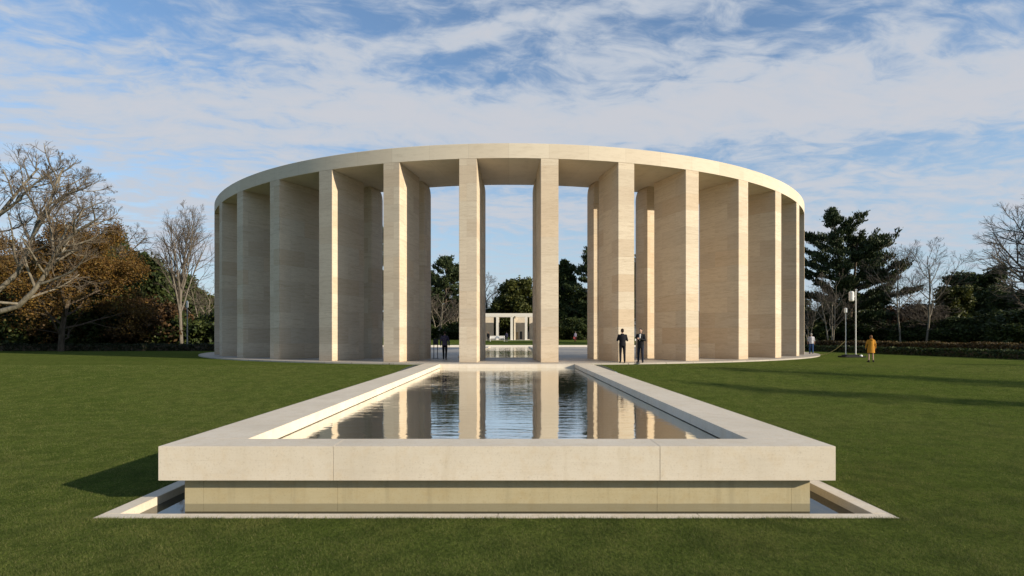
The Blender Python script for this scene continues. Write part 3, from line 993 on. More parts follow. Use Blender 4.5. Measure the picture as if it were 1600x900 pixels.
for i, (px, Y, top, key, nm, lab) in enumerate([
        (-30, 63, 470, 'brown_shrub', 'brown_shrub', 'withered brown shrub under the leaning limb at the left edge'),
        (40, 63, 478, 'shrub', 'evergreen_shrub', 'dark shrub under the orange tree, leftmost of the dark understorey'),
        (112, 64, 470, 'brown_shrub', 'brown_shrub', 'withered brown shrub in the shade below the middle of the orange tree'),
        (172, 64, 476, 'shrub', 'evergreen_shrub', 'dark shrub below the right side of the orange tree'),
        (228, 64, 468, 'brown_shrub', 'brown_shrub', 'yellowish brown shrub below the dark rounded evergreen on the left'),
        (300, 65, 492, 'shrub', 'evergreen_shrub', 'leafy dark shrub at the foot of the tall bare tree'),
        (345, 66, 485, 'shrub', 'evergreen_shrub', 'dark shrub partly hidden by the leftmost pier of the memorial')]):
    tree(nm, key, px, Y, htop(top, px, Y), lab, 'shrub', wide=1.25)

# --- through the openings
tree('pine_tree', 'pine_tall', 692, 118, htop(402, 692, 118), 'dark pine in the opening left of the two central piers', rz=0.5, wide=1.1)
tree('pine_tree', 'pine_tall', 714, 124, htop(416, 714, 124), 'dark pine close behind the left edge of the left central pier', rz=4.1, wide=1.2)
tree('pine_tree', 'pine_tall', 664, 122, htop(424, 664, 122), 'dark pine half hidden by the second pier left of centre', rz=1.1, wide=1.2)
tree('pine_tree', 'pine_tall', 588, 116, htop(352, 588, 116), 'dark pine showing as a sliver in the narrow left gap between piers', rz=2.0)
tree('pine_tree', 'pine_tall', 930, 116, htop(388, 930, 116), 'pine with an outstretched branch right of the two central piers', rz=3.3, wide=1.0)
tree('evergreen_tree', 'broad', 1000, 118, htop(400, 1000, 118), 'dark evergreen seen in the narrow right gap between piers', rz=1.4, wide=0.9)
tree('bare_tree', 'bare_round', 766, 130, htop(426, 766, 130), 'brown dome shaped bare tree above the left end of the far portico', rz=0.1, wide=0.9)
tree('bare_tree', 'bare_multi', 684, 112, htop(448, 684, 112), 'brown bare thicket below the dark pine in the left central opening', rz=0.7, wide=1.3)
tree('bare_tree', 'bare_multi', 708, 113, htop(455, 708, 113), 'bare many stemmed tree against the left central pier', rz=2.7, wide=1.2)
tree('olive_tree', 'olive', 816, 120, htop(440, 816, 120), 'sunlit yellow green tree behind the far portico', rz=1.1, wide=1.15)
tree('conifer_tree', 'conifer', 846, 124, htop(412, 846, 124), 'dark pointed conifer behind the right central pier', rz=0.9)
tree('conifer_tree', 'conifer', 882, 120, htop(408, 882, 120), 'dark conifer in the opening just right of the central piers', rz=2.5, wide=1.2)
tree('evergreen_tree', 'broad', 785, 126, htop(460, 785, 126), 'dark evergreen directly behind the far portico lintel', rz=2.1, wide=1.2)
tree('evergreen_tree', 'broad', 905, 118, htop(452, 905, 118), 'dark spreading evergreen at the base of the right central opening', rz=3.1, wide=1.1)
tree('evergreen_tree', 'broad', 668, 120, htop(462, 668, 120), 'dark evergreen thicket behind the bare stems in the left central opening', rz=0.2, wide=1.3)
tree('evergreen_tree', 'broad', 722, 122, htop(470, 722, 122), 'dark evergreen mostly hidden behind the left central pier', rz=5.0, wide=1.3)
for i, (px, Y, top, lab) in enumerate([
        (668, 112, 508, 'dark shrub on the bank left of the walking visitor'),
        (703, 112, 506, 'dark shrub on the bank right of the walking visitor'),
        (752, 121, 505, 'dark shrub behind the left end of the far portico'),
        (787, 121, 502, 'dark shrub seen through the middle bay of the far portico'),
        (838, 121, 505, 'dark shrub behind the right end of the far portico'),
        (884, 112, 500, 'dark shrub on the bank right of the right central pier'),
        (912, 112, 502, 'dark shrub behind the visitor with the red bag')]):
    tree('evergreen_shrub', 'shrub', px, Y, htop(top, px, Y), lab, 'shrub', wide=1.5)

# --- right of the memorial
tree('pine_tree', 'pine_big', 1322, 70, htop(338, 1322, 70), 'large spreading dark pine with layered plates right of the memorial', rz=0.9, wide=1.0)
tree('bare_tree', 'bare_slim', 1408, 63, htop(376, 1408, 63), 'slim pale bare tree just right of the large pine', rz=0.5)
tree('bare_tree', 'bare_slim', 1446, 61, htop(372, 1446, 61), 'pale bare tree with spreading top, second to the right of the large pine', rz=3.0, wide=1.15)
tree('bare_tree', 'bare_big', 1645, 49, htop(282, 1645, 49), 'big bare tree at the right edge of the photo', rz=0.2, wide=0.95)
tree('bare_tree', 'bare_multi', 1296, 61, htop(420, 1296, 61), 'bare pale stemmed tree in front of the large pine', rz=0.2, wide=0.9)
tree('bare_tree', 'bare_multi', 1262, 66, htop(452, 1262, 66), 'small bare tree against the right end of the memorial', rz=2.2)
tree('evergreen_tree', 'broad', 1522, 73, htop(420, 1522, 73), 'dark domed evergreen left of the big bare tree on the right', rz=2.4, wide=1.05)
tree('olive_tree', 'olive', 1502, 66, htop(452, 1502, 66), 'olive yellow leafy tree in front of the dark domed evergreen', rz=0.4, wide=1.0)
tree('evergreen_tree', 'broad', 1592, 66, htop(448, 1592, 66), 'dark evergreen under the big bare tree at the right edge', rz=5.2, wide=1.2)
tree('evergreen_tree', 'broad', 1660, 63, htop(440, 1660, 63), 'dark evergreen just beyond the right edge of the photo', rz=1.2, wide=1.2)
tree('evergreen_tree', 'broad', 1250, 82, htop(462, 1250, 82), 'dark evergreen low behind the right end of the memorial', rz=4.2, wide=1.2)
tree('evergreen_tree', 'broad', 1345, 80, htop(455, 1345, 80), 'dark evergreen behind the trunk of the large pine', rz=1.9, wide=1.3)
tree('bare_tree', 'bare_shrub', 1462, 64, htop(462, 1462, 64), 'tangled grey bare shrub between the pale trees and the olive tree', wide=1.4)
tree('olive_tree', 'olive', 1290, 73, htop(472, 1290, 73), 'olive green leafy tree behind the standing poles', rz=3.4, wide=1.1)
for i, (px, Y, top, key, nm, lab) in enumerate([
        (1275, 70, 496, 'shrub', 'evergreen_shrub', 'dark shrub behind the visitor in the pale shirt'),
        (1345, 69, 490, 'shrub', 'evergreen_shrub', 'dark shrub below the large pine behind the poles'),
        (1388, 73, 484, 'brown_shrub', 'brown_shrub', 'reddish brown shrub right of the large pine trunk'),
        (1430, 70, 480, 'brown_shrub', 'brown_shrub', 'reddish brown shrub behind the two pale bare trees'),
        (1418, 64, 505, 'shrub', 'evergreen_shrub', 'low dark shrub at the foot of the two pale bare trees'),
        (1475, 61, 500, 'shrub', 'evergreen_shrub', 'dark shrub between the pale trees and the olive tree'),
        (1535, 59, 492, 'shrub', 'evergreen_shrub', 'dark green shrub in front of the domed evergreen'),
        (1590, 54, 488, 'shrub', 'evergreen_shrub', 'dark shrub at the right edge behind the hedge')]):
    tree(nm, key, px, Y, htop(top, px, Y), lab, 'shrub', wide=1.35)

# --- two trees out of the picture on the right: their shadows streak the lawn
for i, (x, y, h) in enumerate(((62.0, -1.5, 19.5), (55.0, -2.5, 17.5), (68.0, 7.5, 17.0))):
    h0, a, b = LIB['column']
    o = empty('column_tree', (x, y, float(gz(x, y))), i * 1.3, label=('tall narrow tree outside the right of the photo throwing the middle lawn shadow', 'tall narrow tree outside the right of the photo throwing the nearest lawn shadow',
                                                                      'tall narrow tree outside the right of the photo throwing the farthest lawn shadow')[i], cat='tree', group='narrow trees outside the photo')
    o.scale = (h / h0,) * 3
    link('trunk', a, o)
    link('crown', b, o)


# --- the big pale tree leaning in from the left edge
def leaning_tree():
    rng = np.random.default_rng(77)
    Y0 = 40.0
    def pt(px, py, dy=0.0):
        return np.array((ax(px, Y0), Y0 + dy, az(py, Y0)))
    base = np.array((ax(-125, Y0), Y0, float(gz(ax(-125, Y0), Y0)) - 0.1))
    limbs = [
        ([(-125, 520, 0), (-60, 507, -.3), (0, 491, -.6), (46, 476, -.9), (74, 458, -1.0), (92, 428, -1.2), (118, 392, -1.5), (150, 365, -1.8), (186, 352, -2.1)], 0.24, 0.42),
        ([(-125, 500, 0), (-70, 478, .4), (-20, 452, .8), (8, 425, 1.0), (22, 385, 1.2), (32, 345, 1.3), (45, 308, 1.5), (58, 275, 1.6), (70, 250, 1.7)], 0.22, 0.35),
        ([(26, 370, 1.2), (52, 340, .8), (80, 318, .4), (108, 302, 0), (136, 296, -.3), (152, 290, -.5)], 0.11, 0.25),
        ([(-125, 470, 0), (-80, 400, 1.0), (-40, 330, 1.8), (-10, 280, 2.2), (14, 246, 2.5)], 0.20, 0.3),
        ([(-40, 330, 1.8), (0, 318, 1.0), (36, 290, .6), (70, 270, .2), (98, 262, 0)], 0.10, 0.25),
        ([(92, 428, -1.2), (112, 408, -1.6), (138, 398, -2.0), (166, 398, -2.3)], 0.10, 0.25),
        ([(46, 476, -.9), (10, 470, -2), (-10, 440, -2.5), (12, 400, -2.8), (40, 372, -3.0)], 0.10, 0.25),
        ([(118, 392, -1.5), (128, 355, -1.2), (150, 330, -1.0), (176, 318, -.8)], 0.09, 0.25),
    ]
    P = [dict(n=8, wob=0, up=0, tap=0.3, kids=11, t0=0.28, ang=48, lr=0.26, rr=0.4),
         dict(n=5, wob=0.11, up=0.10, tap=0.35, kids=6, t0=0.15, ang=40, lr=0.5, rr=0.5),
         dict(n=4, wob=0.12, up=0.07, tap=0.4, kids=5, t0=0.15, ang=36, lr=0.55, rr=0.55, rnd=1),
         dict(n=3, wob=0.15, up=0.05, tap=0.5, kids=4.0, t0=0.15, ang=38, lr=0.6, rr=0.6, rnd=1),
         dict(n=2, wob=0.18, up=0.02, tap=0.6, kids=0, t0=0.2, ang=40, lr=0.5, rr=0.6)]
    segs, tips = [], []
    tr = np.array([base, base + (0.0, 0, 1.2), base + (0.1, 0, 2.2), pt(-122, 470), pt(-120, 430)])
    segs.append((tr, np.array((0.62, 0.5, 0.46, 0.4, 0.3)), 0))
    for L_, r, t0 in limbs:
        pts = np.array([pt(*q) for q in L_])
        pts[1:-1] += rng.normal(0, 0.07, pts[1:-1].shape)
        rad = np.linspace(r, r * 0.28, len(pts))
        segs.append((pts, rad, 0))
        ln = np.linalg.norm(np.diff(pts, axis=0), axis=1).sum()
        P[0]['lr'] = 0.34 if ln < 8 else 0.24
        P[0]['kids'] = 6 + ln * 0.4
        sprout(rng, pts, rad, ln, 0, P, segs, tips, t0)
    segs = [(p - base, np.maximum(q, 0.0065), l) for p, q, l in segs]
    o = empty('leaning_tree', base, label='big pale barked bare tree leaning in from the left edge over the lawn', cat='tree')
    link('trunk', np_mesh('trunk', *tubes([s for s in segs if s[2] < 2], SIDES), M['pale_bark'], True), o)
    link('crown', np_mesh('crown', *tubes([s for s in segs if s[2] >= 2], SIDES), M['pale_twig'], True), o)


M['pale_twig'] = bark('pale_twigs', (0.10, 0.078, 0.056), (0.17, 0.135, 0.098))
leaning_tree()


# --- hedges
def hedge(name, label, path, height, depth, mat, size, dens=260, seed=3):
    rng = np.random.default_rng(seed)
    C, core = [], MB()
    path = [np.array(p, dtype=float) for p in path]
    o0 = path[0]
    zb = float(gz(o0[0], o0[1]))
    for a, b in zip(path[:-1], path[1:]):
        L = np.linalg.norm(b - a)
        d = (b - a) / L
        nrm = np.array((-d[1], d[0]))
        n = int(L * dens * (height * 2 + depth))
        s = rng.uniform(0, L, n)
        side = rng.random(n) * (2 * height + depth)
        off = np.where(side < height, -depth / 2, np.where(side < 2 * height, depth / 2, side - 2 * height - depth / 2))
        zz = np.where(side < height, side, np.where(side < 2 * height, side - height, height))
        wav = 0.05 * np.sin(s * 1.3) + 0.03 * np.sin(s * 3.1 + 1)
        xy = a[None, :] + d[None, :] * s[:, None] + nrm[None, :] * (off + rng.normal(0, 0.05, n))[:, None]
        z = gz(xy[:, 0], xy[:, 1]) + np.maximum(0.03, zz * (1 + wav) + rng.normal(0, 0.05, n))
        C.append(np.column_stack((xy - o0, z - zb)))
        ci = depth / 2 - 0.06
        q = [a - nrm * ci - o0, b - nrm * ci - o0, b + nrm * ci - o0, a + nrm * ci - o0]
        za, zb2 = float(gz(*a)) - zb, float(gz(*b)) - zb
        zs = (za, zb2, zb2, za)
        core.add([(q[i][0], q[i][1], zs[i] - 0.05) for i in range(4)] + [(q[i][0], q[i][1], zs[i] + height - 0.07) for i in range(4)],
                 [[3, 2, 1, 0], [4, 5, 6, 7], [0, 1, 5, 4], [1, 2, 6, 5], [2, 3, 7, 6], [3, 0, 4, 7]])
    C = np.concatenate(C)
    V1, F1 = leaf_quads(rng, C, size)
    o = empty(name, (o0[0], o0[1], zb), label=label, cat='hedge', group='hedges around the lawn')
    link('foliage', np_mesh('foliage', V1, F1, mat), o)
    core.build('branch_core', M['dark_bark'], o)


hedge('hedge', 'low clipped green hedge coloured darker for shade along the left edge of the lawn', [(-80, 56.5), (-52, 56), (-29.5, 56)], 0.62, 1.2, M['hedge_shade_tint'], 0.14, 120, 4)
hedge('hedge', 'clipped brown beech hedge closing the lawn on the right', [(31.8, 62), (33, 50), (34.4, 36.6), (35.2, 24)], 0.9, 1.1, M['hedge_brown'], 0.13, 200, 5)
hedge('hedge', 'low dark green hedge running in front of the brown beech hedge', [(30.2, 62), (31.5, 50), (32.9, 36.6), (33.7, 24)], 0.48, 0.8, M['evergreen'], 0.11, 220, 6)

# ------------------------------------------------------------------ far portico on the bank
PY = 105.0
PX = 0.36
pz = float(gz(PX, PY))
port = empty('far_portico', (PX, PY, pz), label='small white stone portico with square columns seen through the central opening', cat='portico')
ptop = az(489.5, PY) - pz
mb = MB()
mb.box(-7.7, 7.7, 0, 0.55, ptop - 0.55, ptop)
mb.box(-7.69, 7.69, 0.551, 3.0, ptop - 0.40, ptop - 0.05)  # partial roof added to shade the rear walls, open behind for sky light
mb.box(-7.7, 7.7, 5.2, 5.68, ptop - 0.55, ptop)
mb.build('lintel', M['white_stone'], port, bevel=0.01)
for k in range(-2, 3):
    mb = MB()
    mb.box(2.75 * k - 0.23, 2.75 * k + 0.23, 0.03, 0.5, -0.1, ptop - 0.552)
    mb.build('column', M['white_stone'], port)
for xa, xb in ((-7.6, -3.6), (-3.1, -2.5), (0.35, 3.2), (3.55, 7.6)):
    mb = MB()
    mb.box(xa, xb, 5.25, 5.6, -0.1, ptop - 0.552)
    mb.build('rear_wall', M['rim'], port)
for xa, xb in ((-7.65, -7.25), (7.2, 7.6), (0.45, 0.75)):
    mb = MB()
    mb.box(xa, xb, 0.6, 5.245, -0.1, ptop - 0.554)
    mb.build('side_wall', M['rim'], port)
mb = MB()
mb.box(-7.7, 7.7, -0.5, 6.0, -0.3, 0.03)
mb.build('floor_slab', M['white_stone'], port)
mb = MB()
mb.box(-0.40, 0.40, -0.3, 0.3, 0.03, 1.35)
mb.box(-0.46, 0.46, -0.36, 0.36, 1.35, 1.5)
mb.box(-0.48, 0.48, -0.38, 0.38, -0.02, 0.16)
mb.build('plinth', plain('tan_stone', (0.30, 0.22, 0.12)), loc=(ax(806.5, 106.6), 106.6, pz + 0.05), bevel=0.015, label='tan stone plinth standing inside the far portico', cat='plinth')
dk = plain('dark_metal', (0.025, 0.026, 0.028), 0.5)
for px, lab in ((814.0, 'narrow dark panel beside the tan plinth in the far portico'), (825.5, 'tall dark panel in the right bay of the far portico')):
    tnm = empty('display_panel', (ax(px, 107.2), 107.2, pz + 0.03), label=lab, cat='panel', group='dark panels in the far portico')
    mb = MB(); mb.box(-0.24, 0.24, -0.03, 0.03, 0.12, 1.65); mb.build('board', dk, tnm, bevel=0.01)
    mb = MB(); mb.box(-0.28, 0.28, -0.15, 0.15, 0, 0.118); mb.build('foot', M['rim'], tnm)

# white bench on the bank
by = 95.0
bz = float(gz(0, by))
bn = empty('park_bench', (ax(777, by), by, bz), label='long white bench on the grass bank in front of the far portico', cat='bench')
white = plain('white_paint', (0.78, 0.76, 0.72), 0.5, 0.4, 0.04)
mb = MB(); mb.box(-1.3, 1.3, -0.25, 0.25, 0.40, 0.47); mb.build('seat', white, bn, bevel=0.01)
mb = MB()
for z in (0.55, 0.70, 0.85):
    mb.box(-1.3, 1.3, 0.24, 0.28, z, z + 0.12)
mb.build('backrest', white, bn, bevel=0.006)
for sx in (-1.2, 1.2):
    for sy in (-0.2, 0.24):
        mb = MB(); mb.box(sx - 0.04, sx + 0.04, sy - 0.04, sy + 0.035, -0.03, 0.398 if sy < 0 else 0.96); mb.build('leg', white, bn)
for sx in (-1.26, 1.26):
    mb = MB(); mb.box(sx - 0.03, sx + 0.03, -0.24, 0.2, 0.62, 0.66); mb.box(sx - 0.025, sx + 0.025, -0.23, -0.18, 0.472, 0.62); mb.build('armrest', white, bn)

# ------------------------------------------------------------------ two-post black notice stand under the colonnade
bx, byy = ax(680.8, 34.3), 34.3
st = empty('notice_stand', (bx, byy, court_z(byy)), label='black two post notice stand beside the visitor walking away', cat='sign')
for sx in (-0.115, 0.115):
    mb = MB(); mb.box(sx - 0.022, sx + 0.022, -0.022, 0.022, -0.01, 1.0); mb.build('post', dk, st, bevel=0.004)
mb = MB(); mb.box(-0.16, 0.16, -0.05, -0.023, 0.86, 1.24); mb.build('board', dk, st, bevel=0.006)
mb = MB(); mb.box(-0.2, 0.2, -0.1, 0.1, -0.005, 0.012); mb.build('base_plate', dk, st)

# ------------------------------------------------------------------ poles with the yellow rope on the right lawn
grey = plain('galvanised_pole', (0.62, 0.61, 0.58), 0.45, 0.5, 0.06)
rub = plain('black_rubber', (0.02, 0.02, 0.02), 0.8)
pY = 38.6
gx = ax(1331, pY)
g0 = float(gz(gx, pY))
bs = empty('base_slab', (gx, pY, g0), label='flat black ballast slab under the two pale poles', cat='ballast')
mb = MB(); mb.box(-0.72, 0.72, -0.5, 0.5, 0.0, 0.10); mb.build('slab', rub, bs, bevel=0.03)
mb = MB(); mb.box(-0.55, 0.5, -0.35, 0.36, 0.102, 0.17); mb.build('top_weight', rub, bs, bevel=0.03)
tx = ax(1335, pY)
tp_ = empty('tall_pole', (tx, pY - 0.15, g0 + 0.17), label='tall pale pole carrying a round white loudspeaker on the right lawn', cat='pole')
hh = az(452, pY) - g0 - 0.17
mb = MB(); mb.tube([(0, 0, 0), (0, 0, hh)], [0.042, 0.036], 12); mb.build('mast', grey, tp_, smooth=False)
mb = MB(); mb.tube([(0, 0, 0), (0, 0, 0.03)], 0.13, 14); mb.build('foot_plate', dk, tp_)
mb = MB()
mb.tube([(-0.30, 0, hh - 0.85), (-0.30, 0, hh - 0.80), (-0.30, 0, hh - 0.22), (-0.30, 0, hh - 0.16)], [0.10, 0.155, 0.155, 0.10], 16)
for i in range(5):
    z = hh - 0.74 + 0.11 * i
    mb.tube([(-0.30, 0, z), (-0.30, 0, z + 0.05)], 0.175, 16)
mb.tube([(-0.12, 0, hh - 0.5), (-0.03, 0, hh - 0.5)], 0.03, 8)
mb.build('loudspeaker', white, tp_)
sx_ = ax(1323.5, pY)
sp_ = empty('short_pole', (sx_, pY + 0.15, g0 + 0.17), label='shorter pale pole with a white lamp head and the yellow rope tied to it', cat='pole')
h2 = az(481, pY + 0.15) - g0 - 0.17
mb = MB(); mb.tube([(0, 0, 0), (0, 0, h2 - 0.3)], [0.034, 0.030], 12); mb.build('mast', grey, sp_)
mb = MB(); mb.tube([(0, 0, h2 - 0.36), (0, 0, h2 - 0.32), (0, 0, h2 - 0.05), (0, 0, h2)], [0.05, 0.10, 0.10, 0.05], 14); mb.build('lamp_head', white, sp_)
mb = MB(); mb.tube([(0, 0, 0), (0, 0, 0.03)], 0.12, 14); mb.build('foot_plate', dk, sp_)
yel = plain('yellow_rope', (0.50, 0.42, 0.20), 0.8)
zt = az(532, pY)
e1 = Vector((sx_ - 0.04, pY + 0.1, zt))
e0 = Vector((ax(1282, 41.0), 41.0, 0.02))
pts = []
for i in range(25):
    t = i / 24
    p = e0.lerp(e1, t)
    p.z = 0.03 + (zt - 0.03) * t ** 1.9
    pts.append(p - e0)
mb = MB(); mb.tube(pts, 0.02, 6); mb.build('rope', yel, loc=e0, label='yellow rope sagging from the short pole to the plaza edge', cat='rope')
mb = MB(); mb.ell((0, 0, 0.1), (0.1, 0.1, 0.1), 14, 10); mb.build('ball', white, loc=(ax(1345.5, 38.2), 38.2, g0), smooth=True, label='small white ball on the grass beside the black ballast slab', cat='ball')

# lamp post on the left
lx, ly = ax(292.5, 58.5), 58.5
lp = empty('lamp_post', (lx, ly, float(gz(lx, ly))), label='slim grey lamp post in front of the trees left of the memorial', cat='lamp')
lh = htop(470, 292.5, ly)
mb = MB(); mb.tube([(0, 0, -0.1), (0, 0, lh - 0.75)], [0.075, 0.05], 10); mb.build('post', plain('grey_paint', (0.16, 0.165, 0.17), 0.5), lp)
mb = MB(); mb.tube([(0, 0, lh - 0.76), (0, 0, lh - 0.70), (0, 0, lh - 0.08), (0, 0, lh)], [0.06, 0.12, 0.12, 0.06], 12); mb.build('lamp_head', grey, lp)

# ------------------------------------------------------------------ people
def remeshed(mb, name, mat, voxel, smooth_it=6):
    me = mb.mesh(name, mat)
    o = bpy.data.objects.new('tmp', me)
    COL.objects.link(o)
    md = o.modifiers.new('r', 'REMESH')
    md.mode = 'VOXEL'
    md.voxel_size = voxel
    md.use_smooth_shade = True
    ms = o.modifiers.new('s', 'SMOOTH')
    ms.iterations = smooth_it
    ms.factor = 0.4
    dg = bpy.context.evaluated_depsgraph_get()
    out = bpy.data.meshes.new_from_object(o.evaluated_get(dg))
    out.name = name
    bpy.data.objects.remove(o)
    out.materials.clear()
    out.materials.append(mat)
    return out


SKIN = plain('skin', (0.42, 0.26, 0.19), 0.6, 0.3, 0.06)
CLOTH = {}


def cloth(c):
    if c not in CLOTH:
        CLOTH[c] = plain('cloth_%d' % len(CLOTH), c, 0.85, 0.15, 0.18, 22.0)
    return CLOTH[c]


def ring_e(z, rx, ry, cy=0.0, k=16, cx=0.0):
    return [(cx + rx * math.cos(2 * math.pi * j / k), cy + ry * math.sin(2 * math.pi * j / k), z) for j in range(k)]


def person(label, loc, rz, H=1.75, arms=None, feet=((-0.10, 0.0), (0.10, 0.0)), top=(0.02, 0.02, 0.022), top_len=0.86, sleeve=1.0, legs=(0.015, 0.016, 0.02), leg_len=1.0,
           shoe=(0.02, 0.018, 0.016), hair=(0.03, 0.02, 0.015), hood=None, shirt=None, skirted=0.0, far=False, extra=None, lean=0.0, hair_long=0.0):
    """standing figure, local +Y is the way it faces"""
    o = empty('person', loc, rz, label=label, cat='person', group='visitors')
    s = H / 1.75
    o.scale = (s, s, s)
    arms = arms or (((-0.24, 0.0, 1.13), (-0.25, 0.06, 0.88)), ((0.24, 0.0, 1.13), (0.25, 0.06, 0.88)))
    vx = 0.016 if far else 0.009
    B, T, L = MB(), MB(), MB()
    feet_mb = []
    B.loft([ring_e(0.88, .14, .095), ring_e(1.0, .15, .10), ring_e(1.1, .13, .09), ring_e(1.25, .15, .10), ring_e(1.38, .165, .095), ring_e(1.45, .10, .07), ring_e(1.49, .056, .055)])
    B.caps((0, 0, 1.46), (0, 0.012, 1.56), 0.055, 0.052)
    B.ell((0, 0.018, 1.645), (0.076, 0.095, 0.112), 16, 12)
    B.ell((0, 0.045, 1.58), (0.052, 0.06, 0.05), 12, 8)
    B.caps((0, 0.108, 1.655), (0, 0.122, 1.625), 0.011, 0.015, 6)
    for sg in (-1, 1):
        B.ell((sg * 0.078, 0.005, 1.635), (0.012, 0.022, 0.034), 8, 6)
    B.caps((-0.02, 0.098, 1.592), (0.02, 0.098, 1.592), 0.009, 0.009, 6)
    T.loft([ring_e(top_len, .175 + skirted, .125 + skirted * 0.6), ring_e(0.98, .178 + skirted * 0.5, .128), ring_e(1.1, .165 + skirted * 0.3, .122), ring_e(1.25, .182, .130), ring_e(1.38, .195, .122), ring_e(1.455, .125, .095), ring_e(1.50, .075, .075)])
    L.loft([ring_e(0.86, .155, .112), ring_e(0.95, .165, .116), ring_e(1.03, .15, .108)])
    for q, sg in ((0, -1), (1, 1)):
        el, wr = arms[q]
        shd = (sg * 0.185, 0, 1.41)
        B.caps(shd, el, 0.046, 0.038)
        B.caps(el, wr, 0.037, 0.027)
        el_, wr_ = Vector(el), Vector(wr)
        d = (wr_ - el_).normalized()
        side = d.cross(Vector((sg, 0.2, 0))).normalized() if abs(d.z) < 0.8 else Vector((0, 1, 0))
        nrm = d.cross(side).normalized()
        pal = wr_ + d * 0.055
        B.caps(wr_ + d * 0.01 - side * 0.018, pal - side * 0.024, 0.02, 0.019, 8)
        B.caps(wr_ + d * 0.01 + side * 0.018, pal + side * 0.024, 0.02, 0.019, 8)
        for i, ln in enumerate((0.062, 0.074, 0.07, 0.056)):
            b0 = pal + side * (0.033 - 0.022 * i) + d * 0.012
            m0 = b0 + d * ln * 0.5 + nrm * 0.006
            B.caps(b0, m0, 0.0095, 0.009, 6)
            B.caps(m0, m0 + d * ln * 0.42 + nrm * 0.018, 0.009, 0.0075, 6)
        th = wr_ + d * 0.03 + side * 0.038
        B.caps(th, th + d * 0.03 + side * 0.022, 0.011, 0.010, 6)
        B.caps(th + d * 0.03 + side * 0.022, th + d * 0.058 + side * 0.026 + nrm * 0.01, 0.010, 0.008, 6)
        shd2 = (sg * 0.175, 0, 1.405)
        T.caps(shd2, el, 0.068, 0.056)
        if sleeve > 0.5:
            T.caps(el, el_ + (wr_ - el_) * (sleeve * 2 - 1) * 0.97, 0.055, 0.044)
        fx, fy = feet[q]
        hip = (sg * 0.088, 0, 0.90)
        knee = (sg * 0.095 * 0.5 + fx * 0.5, fy * 0.5 + 0.035, 0.49)
        ank = (fx, fy, 0.095)
        B.caps(hip, knee, 0.076, 0.05)
        B.caps(knee, ank, 0.05, 0.035)
        B.caps((fx, fy - 0.03, 0.04), (fx + sg * 0.025, fy + 0.15, 0.03), 0.033, 0.026)
        L.caps(hip, knee, 0.098, 0.072)
        kz = Vector(knee)
        if leg_len > 0.5:
            L.caps(knee, kz + (Vector(ank) - kz) * (leg_len * 2 - 1) * 0.92, 0.072, 0.058)
        SH = MB()
        feet_mb.append(SH)
        SH.caps((fx, fy - 0.045, 0.048), (fx + sg * 0.03, fy + 0.17, 0.040), 0.046, 0.038)
        SH.caps((fx, fy - 0.01, 0.055), (fx, fy, 0.12), 0.045, 0.045)
    link('body', remeshed(B, 'body', SKIN, vx, 3), o)
    if leg_len > 0:
        link('trousers', remeshed(L, 'trousers', cloth(legs), vx * 1.4), o)
    link('jacket' if sleeve > 0.8 else 'shirt', remeshed(T, 'top', cloth(top), vx * 1.4), o)
    for SH in feet_mb:
        link('shoe', remeshed(SH, 'shoe', cloth(shoe), vx * 1.3), o)
    h = MB()
    h.ell((0, 0.002, 1.672), (0.084, 0.098, 0.098), 16, 12)
    h.ell((0, -0.030, 1.630), (0.080, 0.072, 0.080), 12, 8)
    if hair_long:
        h.caps((0, -0.05, 1.62), (0, -0.075, 1.62 - hair_long), 0.075, 0.055)
    link('hair', remeshed(h, 'hair', cloth(hair), vx * 1.3), o)
    if not far:
        for sg in (-1, 1):
            e = MB()
            e.ell((sg * 0.030, 0.100, 1.652), (0.011, 0.008, 0.007), 8, 6)
            e.build('eye', cloth((0.03, 0.025, 0.02)), o)
    if shirt:
        v = MB()
        v.loft([ring_e(z, .034 * k_, .02, cy, 10) for z, k_, cy in ((1.12, 0.5, .118), (1.2, .9, .124), (1.32, 1.3, .124), (1.42, 1.5, .105), (1.47, 1.3, .085))])
        link('shirt', remeshed(v, 'shirt', cloth(shirt), vx), o)
    if hood:
        v = MB()
        v.ell((0, -0.095, 1.47), (0.12, 0.075, 0.075), 14, 8)
        link('hood', remeshed(v, 'hood', cloth(hood), vx * 1.3), o)
    if extra:
        extra(o)
    return o


FWD = (((-0.25, 0.03, 1.16), (-0.12, 0.26, 1.18)), ((0.25, 0.03, 1.16), (0.12, 0.26, 1.18)))
person('person in black short jacket and black trousers standing with back turned by a lit pier', (ax(972.5, 28.7), 28.7, 0), R(-6), 1.78, FWD, sleeve=0.55, feet=((-0.10, 0.0), (0.11, -0.02)),
       top=(0.014, 0.014, 0.018), legs=(0.012, 0.013, 0.018))
person('person in dark open coat over a white shirt holding a white cup, facing the pool', (ax(1001, 28.8), 28.8, 0), R(150), 1.80,
       (((-0.25, 0.05, 1.15), (-0.02, 0.24, 1.22)), ((0.26, 0.04, 1.16), (0.20, 0.28, 1.16))), feet=((-0.11, 0.02), (0.13, -0.03)), top=(0.020, 0.020, 0.022), top_len=0.74, legs=(0.022, 0.026, 0.042),
       shirt=(0.72, 0.70, 0.66), hair=(0.05, 0.04, 0.03))
cp = Matrix.Translation((ax(1001, 28.8), 28.8, 0)) @ Matrix.Rotation(R(150), 4, 'Z') @ Matrix.Scale(1.80 / 1.75, 4) @ Vector((0.168, 0.365, 1.17))
mb = MB(); mb.tube([(0, 0, -0.05), (0, 0, 0.055)], [0.033, 0.043], 12); mb.build('cup', white, loc=cp, label='white paper cup held by the person in the dark open coat', cat='cup')
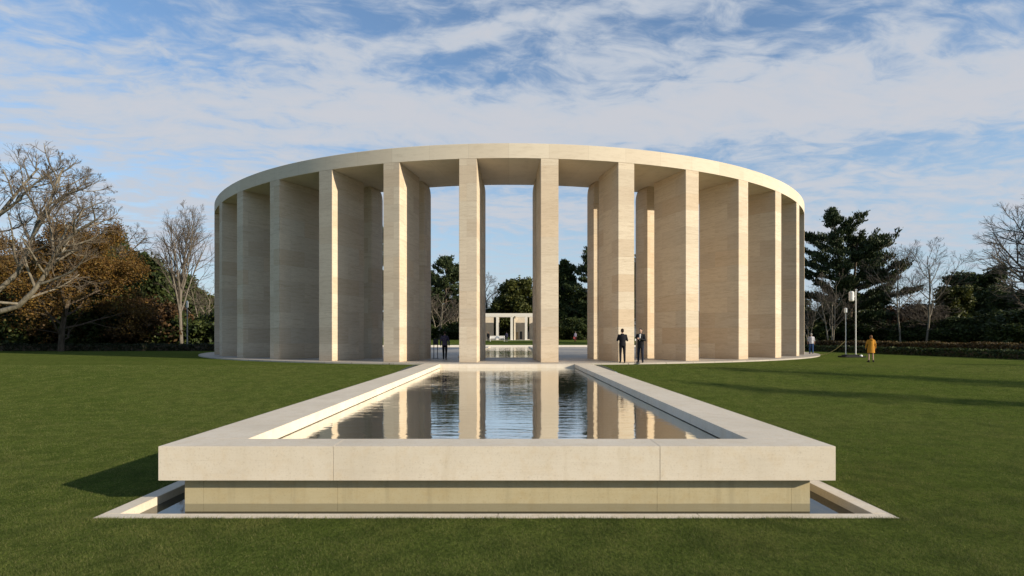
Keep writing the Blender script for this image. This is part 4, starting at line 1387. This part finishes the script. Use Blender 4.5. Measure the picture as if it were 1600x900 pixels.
person('person in navy jacket with maroon sleeves walking away into the courtyard', (ax(695, 32.7), 32.7, 0), R(4), 1.70, (((-0.25, -0.04, 1.13), (-0.25, 0.08, 0.89)), ((0.25, 0.04, 1.13), (0.26, 0.02, 0.88))),
       feet=((-0.08, 0.16), (0.08, -0.14)), top=(0.052, 0.048, 0.085), legs=(0.012, 0.012, 0.014))
person('person in pale grey shirt and blue jeans standing at the right plaza edge', (ax(1267.5, 43.6), 43.6, 0), R(-20), 1.64, sleeve=0.6, top=(0.50, 0.49, 0.52), legs=(0.035, 0.075, 0.19), shoe=(0.16, 0.11, 0.09),
       feet=((-0.10, 0.02), (0.12, -0.03)), hair=(0.30, 0.28, 0.26), far=True)
oy = 31.0
person('person in orange coat with bare legs and dark boots on the right lawn', (ax(1361, oy), oy, float(gz(ax(1361, oy), oy)) + 0.005), R(-14), 1.52,
       (((-0.26, 0.02, 1.15), (-0.27, 0.10, 0.93)), ((0.26, 0.02, 1.15), (0.28, 0.10, 0.93))), top=(0.48, 0.22, 0.028), top_len=0.60, skirted=0.05, leg_len=0.0, feet=((-0.13, 0.0), (0.13, 0.0)),
       hair=(0.16, 0.08, 0.04), hood=(0.46, 0.20, 0.025), hair_long=0.06, shoe=(0.03, 0.025, 0.022))
yb = 94.4
person('person in dark clothes standing left of the white bench', (ax(763, yb), yb, float(gz(0, yb))), R(160), 1.66, top=(0.015, 0.015, 0.018), far=True)
person('person in navy jacket and pale shoes standing right of the white bench', (ax(791.5, yb), yb, float(gz(0, yb))), R(10), 1.68, top=(0.025, 0.026, 0.05), legs=(0.03, 0.03, 0.04), shoe=(0.5, 0.48, 0.45), far=True)


def red_bag(o):
    mb = MB()
    mb.box(-0.45, -0.25, -0.1, 0.12, 0.45, 0.85)
    mb.build('bag', plain('red_cloth', (0.30, 0.05, 0.05)), o, bevel=0.03)


person('person in grey purple top with red bag right of the central piers', (ax(899, yb), yb, float(gz(ax(899, yb), yb))), R(30), 1.7, top=(0.16, 0.15, 0.21), legs=(0.10, 0.025, 0.03), hair=(0.2, 0.17, 0.15), far=True, extra=red_bag)
